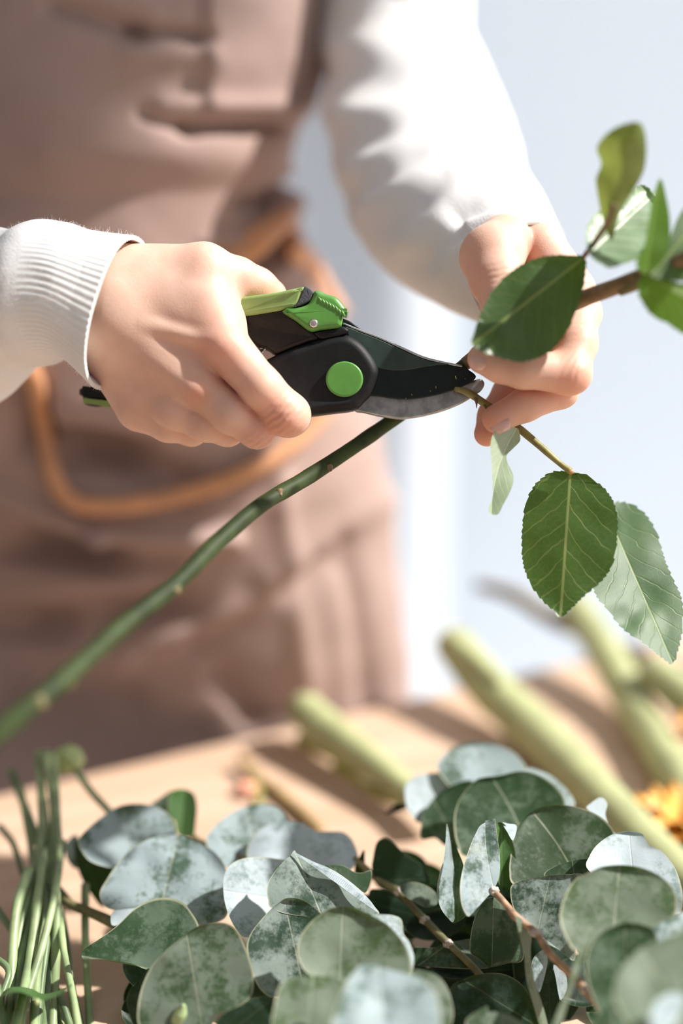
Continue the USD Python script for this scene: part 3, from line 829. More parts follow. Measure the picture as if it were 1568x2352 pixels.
sv, sf = surface_nets(lambda p: np.maximum(torso(p, False) - 0.005, np.maximum(0.87 - p[:, 2], p[:, 2] - 1.475)), [-0.5, 0.55, 0.85], [0.26, 1.14, 1.50], 0.010)
obj('shirt', (sv, sf), M['jersey'], per, label='white top under the apron')
legs = lambda s: tube([A([-0.15 + s * .085, YT, .92]), A([-0.15 + s * .09, YT, .5]), A([-0.15 + s * .09, YT, .10])], [.06, .06, .055], 24)
obj('trousers', join([legs(-1), legs(1), blob([-0.15, YT, .93], [.10, .07, .12], 1, .02)]), M['trousers'], per)
for s in (-1, 1):
    obj('shoe', plate([(-.15 + s * .09 - .042, YT + .07), (-.15 + s * .09 + .042, YT + .07), (-.15 + s * .09 + .05, YT - .08), (-.15 + s * .09 + .02, YT - .17), (-.15 + s * .09 - .02, YT - .17), (-.15 + s * .09 - .05, YT - .08)], 0.0, .085, .03, lambda v: v), M['shoe'], per)

# the apron's leather edging and ties
edge_rows = [-500, -200, -60, 0, 60, 120, 170, 230]
obj('leather_edging', tube([shell(y, 1.50, 0.004) for y in edge_rows], 0.0065, 10), M['leather'], apron)
obj('leather_cord', tube([on_apron(x, y, .008) for x, y in ((40, 800), (78, 870), (100, 980), (122, 1090), (165, 1150), (240, 1163), (350, 1152), (460, 1125), (570, 1083), (660, 1030), (720, 975), (750, 930))], 0.0056, 14), M['leather'], apron, label='tan leather cord hanging in a loop')


def band(pts, w, th, mat, label=None, side=None):
    """A flat strap through pts, w wide across the picture's plane."""
    p = catmull(pts, 60); t, _, _ = frames(p)
    s = np.cross(t, FWD); s /= np.linalg.norm(s, axis=1, keepdims=True)
    W = np.interp(np.linspace(0, 1, 60), np.linspace(0, 1, np.size(w)), w) if np.size(w) > 1 else np.full(60, w)
    q = np.linspace(-1, 1, 9)
    bend = (1 - q ** 2)[None, :, None] * -FWD * 0.004
    top = p[:, None] + s[:, None] * (W[:, None] / 2 * q[None])[..., None] + bend
    v = np.concatenate([top, (top + FWD * th)[:, ::-1]], 1)
    f = tri(grid_faces(60, 18, True))
    x = v.reshape(-1, 3)[f]; n = np.cross(x[:, 1] - x[:, 0], x[:, 2] - x[:, 0])
    if (n * (x.mean(1) - np.repeat(p, 18, 0)[f[:, 0]])).sum() < 0: f = f[:, ::-1]
    obj('apron_tie', (v.reshape(-1, 3), f), mat, apron, label=label)


band([on_apron(x, y, o) for x, y, o in ((500, 615, .003), (560, 575, .004), (610, 535, .006), (650, 500, .008), (668, 478, .006))], [.017, .018, .015, .010], .003, M['leather'], 'tan leather waist tie catching the light')
band([on_apron(x, y, o) for x, y, o in ((652, 492, .006), (664, 535, .008), (672, 562, .010), (690, 585, .008), (706, 600, .006))], [.010, .013, .013, .010], .003, M['leather'])
band([on_apron(x, y, o) for x, y, o in ((668, 575, .008), (700, 592, .008), (722, 625, .006), (752, 675, .004), (785, 725, .003))], [.014, .015, .013, .012], .003, M['leather'])


# ------------------------------------------------------------------ the pruning shears
def mm(pts, ox=0, oy=0, s=1.0): return [((x * s + ox - 784) * 0.199, -(y * s + oy - 1176) * 0.199) for x, y in pts]


def c2(pts): return mm(pts, 480, 600, 1 / 2.24)          # read off an enlarged view of the shears


def held(v): return CAM + FWD * FOCUS + (v[:, 0:1] * RIGHT + v[:, 1:2] * UP - (v[:, 2:3] - 0.24 * np.maximum(0, -22 - v[:, 0:1])) * FWD) / 1000


sh = thing('pruning_shears', P(780, 870, .655), 'black pruning shears with green grip and round green pivot cap, closed on the rose stem', 'pruning shears')


def part(name, pts, z0, z1, bev, mat, label=None, n=160, spline=True, parent=sh, steps=3):
    return obj(name, plate(pts, z0, z1, bev, held, n=n, closed_spline=spline, steps=steps), M[mat], parent, smooth=50, label=label)


head = part('lower_handle', c2([(290, 505), (380, 465), (480, 430), (600, 390), (690, 377), (745, 395), (800, 440), (848, 505), (874, 565), (868, 612), (840, 680), (800, 722), (752, 764), (640, 781), (520, 796), (420, 800), (320, 790), (180, 760), (0, 740), (-300, 715), (-560, 690), (-700, 672), (-718, 650), (-700, 628), (-560, 612), (-300, 605), (0, 590), (180, 550)]), -13, 4.2, 4.5, 'black', n=300, steps=5)
part('grip_inlay', c2([(-690, 690), (-560, 706), (-300, 730), (0, 755), (150, 775), (150, 790), (0, 772), (-300, 748), (-560, 722), (-680, 706)]), -10, 1, 2.0, 'soft_green', 'green soft strip along the lower handle')
part('pivot_cap', [(a * 0 + (790.8 - 784) * .199 + 8.5 * math.cos(t), -(873 - 1176) * .199 + 8.15 * math.sin(t)) for a, t in enumerate(np.linspace(0, 2 * math.pi, 24, endpoint=False))], 3.0, 5.0, 1.0, 'green', 'round bright green pivot cap')
up_h = part('upper_handle', c2([(-420, 395), (-200, 330), (60, 288), (100, 286), (240, 262), (330, 250), (378, 246), (425, 290), (500, 345), (558, 398), (520, 412), (420, 448), (352, 474), (326, 466), (298, 446), (250, 430), (205, 400), (170, 372), (60, 380), (-200, 420), (-420, 450)]), -13, 3.6, 1.2, 'brownblack', n=260)
part('soft_grip', c2([(-420, 330), (-200, 245), (0, 200), (85, 186), (200, 178), (350, 164), (430, 150), (492, 142), (478, 180), (452, 238), (380, 256), (300, 268), (200, 280), (100, 288), (0, 300), (-200, 350), (-420, 400)]), -15, 5.4, 1.7, 'soft_green', 'pale green soft grip on the upper handle', n=240, steps=5)
part('end_cap', c2([(492, 142), (516, 146), (536, 164), (531, 190), (520, 212), (486, 230), (440, 244), (452, 226), (470, 190)]), -14, 5.6, 0.8, 'greycap', 'dark grey rubber end of the grip')
lever = part('locking_lever', c2([(378, 264), (440, 250), (502, 232), (528, 196), (542, 164), (566, 160), (600, 176), (650, 192), (678, 216), (702, 248), (715, 268), (708, 280), (692, 280), (686, 312), (676, 344), (640, 353), (580, 359), (520, 366), (450, 316)]), -11, 6.4, 2.2, 'green', 'bright green locking lever', n=260)
for i in range(8):
    x, y = 560 + i * 17.0, 192 + i * 9.0 + (i > 5) * 6
    a, b = A(c2([(x, y)])[0]), A(c2([(x + 24 - i, y + 32)])[0])
    for z in (6.2,):
        obj('thumb_rib', tube(held(A([[*a, z - .5], [*((a + b) / 2), z + .15], [*b, z - .2]])), 0.00062, 8, n=10), M['green'], lever)
obj('rivet', plate([(c2([(540, 330)])[0][0] + 2.0 * math.cos(t), c2([(540, 330)])[0][1] + 2.0 * math.sin(t)) for t in np.linspace(0, 6.283, 20, endpoint=False)], 6.0, 7.3, .9, held, n=40), M['rivet'], lever, smooth=50, label='round steel rivet')
part('lever_mount', c2([(540, 372), (600, 358), (680, 340), (712, 352), (716, 370), (690, 382), (620, 398), (570, 402)]), -9, 3.8, 1.2, 'black')
part('counter_blade', c2([(680, 288), (720, 300), (760, 328), (792, 354), (760, 352), (715, 338), (684, 316)]), -8, -4, .5, 'blade')
bl = part('cutting_blade', c2([(684, 318), (715, 342), (790, 362), (880, 397), (1000, 452), (1100, 496), (1200, 522), (1290, 540), (1312, 546), (1372, 594), (1312, 640), (1200, 680), (1080, 704), (980, 708), (880, 696), (800, 680), (740, 600), (690, 450)]), -3.2, 0.6, .5, 'blade', n=260)
part('blade_bevel', c2([(700, 345), (790, 372), (880, 406), (1000, 462), (1100, 504), (1180, 524), (1232, 532), (1160, 537), (1080, 550), (1020, 560), (960, 563), (900, 556), (850, 540), (780, 480)]), 0.2, 0.95, .35, 'bevel', 'dark green ground face of the blade', n=200, parent=bl)
obj('blade_spine', tube(held(A([[*p, .3] for p in c2([(690, 322), (790, 362), (880, 396), (1000, 451), (1100, 495), (1200, 521), (1300, 541)])])), .00055, 8), M['edge_steel'], bl, label='thin bare steel spine')
part('hook', c2([(750, 764), (770, 690), (820, 670), (900, 675), (980, 686), (1100, 680), (1250, 640), (1330, 618), (1375, 606), (1402, 602), (1420, 626), (1406, 660), (1372, 686), (1300, 730), (1200, 770), (1080, 800), (980, 809), (880, 796), (800, 778)]), -8.0, -2.6, 1.0, 'steel', 'grey steel anvil hook', n=240)
for x, y, r in ((1268, 600, .75), (1166, 650, .5), (1138, 668, .3), (1042, 688, .4), (1316, 606, .22), (1012, 706, .25)):
    c = c2([(x, y)])[0]
    part('plant_fleck', [(c[0] - r * .45, c[1] + r), (c[0] + r * .1, c[1] + r * .9), (c[0] + r * .4, c[1] - r), (c[0] - r * .1, c[1] - r * .5)], .6, 1.0, .1, 'fleck', n=16, parent=bl, steps=1)
t = np.linspace(0, 1, 90); sx0, sy0 = 592, 805
obj('spring', tube(held(np.stack([(sx0 + 24 * t - 784) * .199 + 1.6 * np.cos(t * 30), -(sy0 - 30 * t - 1176) * .199 + .4 * np.cos(t * 30), -5 + 3.0 * np.sin(t * 30)], 1)), .0006, 6, n=200), M['edge_steel'], sh, label='small coiled steel spring')
obj('handle_end', tube(held(A([[*p, -4.5] for p in mm([(222, 893), (195, 900), (172, 902)])])), [.0052, .0050, .0036], 16), M['black'], sh, label='black tip of the lower handle')

# ------------------------------------------------------------------ the rose: long stem with its leaves
rb = thing('rose_branch', P(784, 1040, .66), 'long green rose stem slanting up through the shears to the leaves at the right', 'rose branch')
RS = [P(-60, 1730, .520), P(60, 1630, .532), P(130, 1575, .542), P(280, 1440, .567), P(400, 1345, .59), P(500, 1245, .612), P(600, 1160, .632), P(700, 1100, .652), P(800, 1035, .66), P(900, 966, .666), P(985, 905, .664), P(1068, 836, .655)]
obj('main_stem', tube(RS, [.0042, .0042, .0041, .0039, .0038, .0037, .0036, .0036, .0034, .0033, .0031, .0030], 16, wob=.06), M['rose_stem'], rb)
for px, py, d, r in ((398, 1354, .588, .0033), (84, 1612, .534, .0040), (150, 1566, .545, .0036), (1050, 850, .655, .0030)):
    obj('stem_node', blob(P(px, py, d), [r, r, r * .8], int(px), .5), M['node'], rb)
for px, py, d, dx, dy in ((640, 1128, .638, 6, 10), (755, 1072, .655, 6, 9), (235, 1490, .560, 10, 14)):
    obj('thorn', tube([P(px, py, d), P(px + dx * .6, py + dy * .7, d - .001), P(px + dx, py + dy, d - .002)], [.0022, .0012, .0003], 8, n=10), M['thorn'], rb)
obj('upper_stem', tube([P(1068, 836, .655), P(1130, 790, .650), P(1230, 738, .640), P(1330, 690, .629), P(1410, 660, .615), P(1480, 633, .603), P(1560, 600, .592), P(1640, 560, .58)], [.0032, .0035, .0036, .0037, .0037, .0036, .0032, .003], 16, wob=.05), M['rose_wood'], rb)
obj('leaf_stalk', tube([P(1425, 672, .612), P(1460, 656, .604), P(1492, 636, .598)], [.0016, .0022, .0030], 10), M['node'], rb, label='yellowish leaf stalk base')
obj('leaf_stalk', tube([P(1340, 590, .612), P(1365, 556, .600), P(1395, 510, .588), P(1410, 470, .58)], [.0011, .0013, .0014, .0011], 10), M['rose_wood'], rb, label='thin reddish leaf stalk')
put_leaf(rb, 'r_dark', [(1342, 592), (1300, 586), (1245, 590), (1190, 612), (1140, 655), (1108, 710), (1088, 765), (1083, 788), (1100, 805), (1150, 822), (1192, 831), (1235, 822), (1272, 800), (1305, 755), (1328, 700), (1343, 640)], (1340, 592), (1086, 790), .612, 0.02, -0.02, cup=2, fold=-5, teeth=40, tooth=2.6, seed=3, wav=1.0, label='dark green leaf in front of the left hand')
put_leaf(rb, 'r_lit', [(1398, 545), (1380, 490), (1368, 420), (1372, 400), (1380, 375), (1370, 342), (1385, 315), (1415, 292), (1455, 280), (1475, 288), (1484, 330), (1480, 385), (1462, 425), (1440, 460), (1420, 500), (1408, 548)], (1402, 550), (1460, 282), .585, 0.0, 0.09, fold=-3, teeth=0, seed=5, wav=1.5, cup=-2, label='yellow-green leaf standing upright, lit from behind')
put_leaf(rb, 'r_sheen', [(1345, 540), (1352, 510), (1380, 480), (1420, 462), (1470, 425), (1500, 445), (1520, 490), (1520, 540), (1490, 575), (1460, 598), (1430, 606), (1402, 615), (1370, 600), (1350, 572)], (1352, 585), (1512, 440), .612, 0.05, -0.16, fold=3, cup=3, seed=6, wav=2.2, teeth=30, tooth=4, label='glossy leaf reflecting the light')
put_leaf(rb, 'r_bright', [(1462, 615), (1462, 595), (1480, 560), (1490, 500), (1498, 455), (1516, 410), (1530, 455), (1538, 505), (1537, 560), (1520, 600), (1495, 625), (1478, 628)], (1485, 630), (1516, 410), .590, 0.10, -0.02, fold=4, seed=7, label='narrow upright bright green leaf')
put_leaf(rb, 'r_dark', [(1495, 632), (1515, 600), (1540, 540), (1556, 500), (1580, 470), (1640, 460), (1680, 520), (1660, 590), (1600, 640), (1545, 645)], (1490, 640), (1640, 460), .596, 0.05, -0.05, seed=8, fold=3, label='dark leaf cut off by the picture edge')
put_leaf(rb, 'r_bright', [(1470, 640), (1500, 632), (1540, 645), (1600, 660), (1680, 700), (1700, 760), (1640, 775), (1568, 765), (1530, 742), (1495, 722), (1472, 690), (1464, 660)], (1490, 636), (1690, 770), .588, 0.02, -0.04, seed=9, fold=-3, teeth=26, tooth=5, bow=-6, label='bright green spotted leaf hanging down')

# the cut side shoot, held between the fingertips
rs = thing('rose_sprig', P(1200, 990, .648), 'small cut rose sprig with three leaves hanging from the fingertips', 'rose sprig')
obj('sprig_stem', tube([P(1044, 893, .6465), P(1075, 902, .647), P(1125, 936, .650), P(1165, 966, .651), P(1195, 987, .648), P(1240, 1025, .645), P(1285, 1064, .643), P(1309, 1082, .642)], [.0010, .0017, .0019, .0017, .0019, .0016, .0014, .0016], 12, wob=.08), M['twig'], rs)
obj('thorn', tube([P(1092, 915, .6465), P(1094, 926, .646), P(1094, 938, .646)], [.0009, .0005, .0001], 8, n=8), M['thorn'], rs)
obj('thorn', tube([P(1112, 930, .648), P(1115, 937, .6475), P(1118, 943, .647)], [.0007, .0004, .0001], 8, n=8), M['thorn'], rs)
obj('leaf_joint', blob(P(1310, 1083, .642), [.0016, .0013, .0013], 2), M['leather'], rs, label='reddish joint above the veined leaf')
put_leaf(rs, 'r_under_pale', [(1188, 984), (1170, 979), (1148, 983), (1132, 998), (1126, 1022), (1128, 1060), (1131, 1110), (1130, 1140), (1122, 1175), (1142, 1182), (1155, 1160), (1175, 1120), (1178, 1092), (1165, 1062), (1164, 1045), (1178, 1030), (1194, 1012), (1192, 992)], (1187, 984), (1128, 1178), .640, 0.10, -0.03, seed=11, fold=4, wav=2, bow=14, label='narrow twisted pale leaf')
put_leaf(rs, 'r_mid', [(1312, 1086), (1285, 1082), (1258, 1088), (1225, 1118), (1205, 1165), (1198, 1240), (1202, 1300), (1220, 1345), (1245, 1380), (1270, 1402), (1288, 1419), (1310, 1400), (1340, 1370), (1385, 1330), (1408, 1290), (1417, 1230), (1415, 1175), (1395, 1130), (1350, 1093), (1330, 1088)], (1310, 1085), (1287, 1418), .640, -0.04, -0.04, seed=12, teeth=52, tooth=4, fold=-2.5, cup=1, wav=1.6, label='broad veined leaf hanging straight down')
put_leaf(rs, 'r_gloss', [(1405, 1160), (1425, 1153), (1455, 1160), (1485, 1185), (1508, 1225), (1525, 1280), (1545, 1330), (1565, 1375), (1568, 1430), (1560, 1480), (1545, 1524), (1520, 1512), (1480, 1480), (1430, 1445), (1395, 1400), (1366, 1362), (1360, 1300), (1380, 1220)], (1400, 1190), (1544, 1522), .655, 0.05, -0.13, seed=13, teeth=52, tooth=4.5, fold=3.5, wav=2.2, label='shiny leaf catching the sky, behind the veined leaf')

# ------------------------------------------------------------------ thick cut stalks on the table
def rest(p, r):
    d = p - CAM; dd = d @ FWD; q = on_table(784 + K * (d @ RIGHT) / dd, 1176 - K * (d @ UP) / dd, r * 1.05)
    return q if (q - CAM) @ FWD < dd else p


def stalk(name, label, pts, radii, mat, cat='cut stalk', split=False, group=None, sides=20):
    pts = [rest(p, r) for p, r in zip(pts, np.interp(np.linspace(0, 1, len(pts)), np.linspace(0, 1, len(radii)), radii))]
    t_ = thing(name, pts[-1], label, cat, group)
    obj('stem', tube(pts, radii, sides, wob=.04), M[mat], t_)
    d_ = pts[0] - pts[1]; d_ = d_ / np.linalg.norm(d_)
    obj('cut_end', tube([pts[0] - d_ * .002, pts[0] + d_ * radii[0] * .42], [radii[0] * .93, radii[0] * .80], sides, n=4), M['stalk_cut' if 'olive' not in mat and 'twig' not in mat else mat], t_, label='cut end')
    return t_


s1 = stalk('stalk', 'thickest pale green cut stalk slanting over the table edge, split at its tip', [P(1040, 1478, .955), P(1120, 1575, .925), P(1249, 1700, .88), P(1400, 1855, .83), P(1500, 1955, .80), P(1640, 2090, .76)], [.0135, .0148, .0145, .0135, .0125, .0115], 'stalk')
obj('sheath', tube([P(1030, 1462, .945), P(1085, 1510, .93), P(1150, 1570, .905)], [.0050, .0060, .0030], 14), M['stalk'], s1, label='split sheath at the tip')
stalk('stalk', 'pale green stalk behind the shiny rose leaf, running off the right edge', [P(1322, 1395, 1.00), P(1390, 1500, .965), P(1470, 1640, .915), P(1560, 1790, .86), P(1660, 1950, .80)], [.0115, .0125, .0126, .0124, .012], 'stalk')
stalk('stalk', 'shorter green stalk at the right edge under the tip of the shiny rose leaf', [P(1500, 1542, .925), P(1560, 1590, .905), P(1680, 1690, .865)], [.0115, .0125, .0125], 'stalk')
s4 = stalk('stalk', 'pale green stalk with a rounded end, nearest the apron on the table', [P(698, 1628, .90), P(740, 1668, .885), P(820, 1725, .86), P(935, 1815, .825), P(1000, 1870, .80)], [.0115, .0125, .0100, .0078, .0070], 'stalk')
stalk('stalk', 'thin olive stalk lying under the round-ended stalk', [P(690, 1700, .895), P(760, 1728, .875), P(850, 1775, .85), P(940, 1840, .825)], [.0045, .0048, .0045, .004], 'olive_stalk')
stalk('stalk', 'second thin olive stalk nearest the eucalyptus at the back of the table', [P(770, 1760, .87), P(850, 1812, .845), P(935, 1850, .82)], [.003, .0035, .003], 'olive_stalk')
stalk('twig', 'dark brown twig pointing left behind the broad veined rose leaf', [P(1098, 1345, 1.02), P(1180, 1368, 1.005), P(1275, 1425, 1.01), P(1440, 1495, 1.02), P(1600, 1560, 1.02)], [.0035, .0055, .006, .006, .006], 'dark_twig', 'twig')
tw = stalk('twig', 'thin bent brown twig lying on the bare wood behind the eucalyptus', [P(552, 1742, .875), P(590, 1785, .86), P(650, 1830, .845), P(735, 1905, .82)], [.0030, .0036, .0036, .0034], 'brown_twig', 'twig')
obj('side_twig', tube([P(586, 1782, .86), P(592, 1820, .85), P(590, 1850, .84)], [.003, .003, .0025], 10), M['olive_stalk'], tw)
pk = tag(obj('petal', blob(on_table(566, 1812, .004), [.006, .006, .004], 3, .6), M['pink']), 'small fallen salmon petal beside the thin bent brown twig', 'petal')


def flower(px, py, d, r, label, seed):
    c = P(px, py, d); t_ = thing('orange_flower', c, label, 'flower'); q = np.random.default_rng(seed)
    obj('flower_heart', blob(c + A([0, 0, r * .12]), [r * .25, r * .25, r * .18], seed), M['orange_heart'], t_)
    for k in range(26):
        a = k * 2.399; s = 0.35 + .65 * (k / 26) ** .6; el = math.radians(75 - 70 * s)
        dr = A([math.cos(a) * math.cos(el), math.sin(a) * math.cos(el), math.sin(el)]); sd = A([-math.sin(a), math.cos(a), 0]); nn = np.cross(dr, sd)
        u_, w_ = np.meshgrid(np.linspace(0, 1, 8), np.linspace(-1, 1, 7), indexing='ij')
        L = r * (.5 + .55 * s); W = .30 * r * np.sin(np.pi * (u_ * .82 + .12)) * (1 + .1 * q.normal())
        v = c + (u_ * L)[..., None] * dr + (w_ * W)[..., None] * sd + (.12 * r * u_ ** 2 + .05 * r * np.cos(w_ * 3) * u_)[..., None] * nn
        obj('petal', (v.reshape(-1, 3), tri(grid_faces(8, 7))), M['orange'], t_)


flower(1580, 1903, .80, .033, 'blurred orange flower at the right edge beside the thickest stalk', 3)
flower(1640, 1692, .875, .027, 'blurred orange flower further back at the right edge between two stalks', 4)

# ------------------------------------------------------------------ the bunch of thin green stems at the left
def g3(pts): return [(x / 3.015, 1700 + y / 3.015) for x, y in pts]


GS = [
    ([(262, 92), (288, 400), (282, 700), (205, 1050), (120, 1400), (70, 1966), (60, 2150)], .744, .628, .0021, 'grass', 'pale green flower stem, the left one of the tall pair in the bunch'),
    ([(330, 88), (378, 500), (372, 900), (392, 1200), (365, 1966), (360, 2150)], .738, .632, .0023, 'grass', 'pale green flower stem standing straight in the middle of the bunch'),
    ([(372, 120), (392, 500), (408, 800), (382, 1050), (300, 1400), (180, 1800), (120, 2100)], .735, .620, .0019, 'grass', 'green flower stem crossing down to the left behind the curled leaf'),
    ([(78, 212), (168, 450), (240, 640), (332, 900), (440, 1300), (490, 1700), (545, 1966), (570, 2150)], .752, .645, .0021, 'grass_dark', 'dark green flower stem leaning from upper left to lower right across the bunch'),
    ([(0, 600), (92, 720), (150, 900), (192, 1010), (250, 1200)], .745, .690, .0016, 'grass_dark', 'thin short stem entering from the left edge beside the bunch'),
    ([(318, 620), (318, 850), (250, 1100), (180, 1400), (130, 1700), (110, 1966), (100, 2150)], .715, .618, .0023, 'grass_dark', 'dark stem inside the bunch, its lower end behind the curled leaf'),
    ([(-60, 1120), (92, 1330), (250, 1560), (400, 1750), (490, 1990), (540, 2150)], .690, .640, .0018, 'grass_dark', 'thin stem slanting from the left edge to the foot of the bunch'),
    ([(590, 1000), (592, 1400), (622, 1966), (640, 2150)], .705, .640, .0018, 'grass', 'stem standing apart at the right of the bunch'),
    ([(352, 1000), (332, 1400), (322, 1700), (300, 1966), (290, 2150)], .690, .625, .0024, 'grass_dark', 'thick dark stem at the foot of the bunch'),
    ([(300, 760), (262, 1100), (210, 1500), (150, 1800), (80, 2100)], .700, .612, .0022, 'grass', 'light stem leaning left near the foot of the bunch'),
    ([(200, 900), (110, 1200), (75, 1700), (55, 1966), (50, 2150)], .690, .610, .0023, 'grass', 'leftmost upright stem of the bunch'),
    ([(140, 330), (210, 700), (262, 1080), (330, 1480), (420, 1966), (440, 2150)], .742, .636, .0018, 'grass', 'green flower stem running through the bunch from its left shoulder'),
    ([(300, 420), (330, 800), (300, 1250), (250, 1700), (230, 2100)], .728, .624, .0020, 'grass', 'pale stem in the heart of the bunch, just left of the straight one'),
    ([(430, 700), (392, 1000), (340, 1300), (285, 1700), (250, 2100)], .715, .632, .0018, 'grass_dark', 'dark thin stem curving in from the right of the bunch'),
    ([(-40, 1500), (60, 1600), (10, 1800), (40, 2000)], .66, .630, .0015, 'grass_dark', 'short dark stem at the very left edge above the curled leaf'),
    ([(-30, 1700), (0, 1850), (35, 2000), (60, 2150)], .63, .615, .0019, 'grass_dark', 'dark stem at the bottom left corner'),
    ([(410, 1180), (440, 1450), (500, 1750), (560, 2100)], .68, .622, .0017, 'grass', 'thin stem fanning out to the right at the foot of the bunch'),
]
for pts, d0, d1, r, mat, lab in GS:
    q = g3(pts); n = len(q)
    pp = [P(x, y, d0 + (d1 - d0) * i / (n - 1)) for i, (x, y) in enumerate(q)]
    t_ = thing('flower_stem', pp[-1], lab, 'flower stem')
    obj('stem', tube(pp, [r * 1.15, r, r, r * 1.1], 10, n=40, wob=.05), M[mat], t_)
    if d0 > .73: obj('cut_tip', tube([pp[0], pp[0] + (pp[0] - pp[1]) / np.linalg.norm(pp[0] - pp[1]) * .0012], [r * 1.1, r * .8], 10, n=4), M['bud'], t_, label='pale cut tip')
bd = thing('budded_stem', P(220, 1850, .74), 'thin stem with a round pale green bud at the top of the bunch', 'flower stem')
obj('stem', tube([P(x, y, .752 - .006 * i) for i, (x, y) in enumerate(g3([(470, 130), (560, 260), (650, 380), (760, 500), (900, 700)]))], .0019, 10), M['grass'], bd)
obj('bud', blob(P(157, 1744, .752), [.0085, .0085, .0072], 4, .35), M['bud'], bd)
cl = thing('curled_leaf', P(60, 2285, .625), 'small curled green leaf lying across the foot of the stem bunch', 'leaf')
lm = []
for (x0, y0, x1, y1) in [(-8, 2312, -8, 2296), (12, 2286, 15, 2272), (40, 2278, 42, 2266), (68, 2286, 72, 2271), (92, 2298, 96, 2282), (120, 2292, 122, 2279), (145, 2280, 147, 2270), (165, 2264, 166, 2262)]:
    lm.append((P(x0, y0, .612), P((x0 + x1) / 2, (y0 + y1) / 2 - 3, .622), P(x1, y1, .640)))
lv = np.stack([catmull([a[k] for a in lm], 50) for k in range(3)], 1)
lv = np.stack([catmull(r_, 9) for r_ in lv], 0)
obj('blade', (lv.reshape(-1, 3), tri(grid_faces(50, 9))), M['e_green'], cl, uv=np.stack(np.meshgrid(np.linspace(0, 1, 50), np.linspace(0, 1, 9), indexing='ij'), -1).reshape(-1, 2), attr={'edge': np.zeros(450)})
obj('midrib_tip', tube([P(85, 2298, .612), P(86, 2304, .611), P(86, 2309, .611)], [.0012, .0008, .0003], 8, n=8), M['bud'], cl)

# ------------------------------------------------------------------ the eucalyptus
def e6(p): return (p[0] / 2, 1650 + p[1] / 2)
def e7(p): return (784 + p[0] / 2, 1650 + p[1] / 2)
def e4(p): return (450 + p[0] / 2.958, 1780 + p[1] / 2.958)


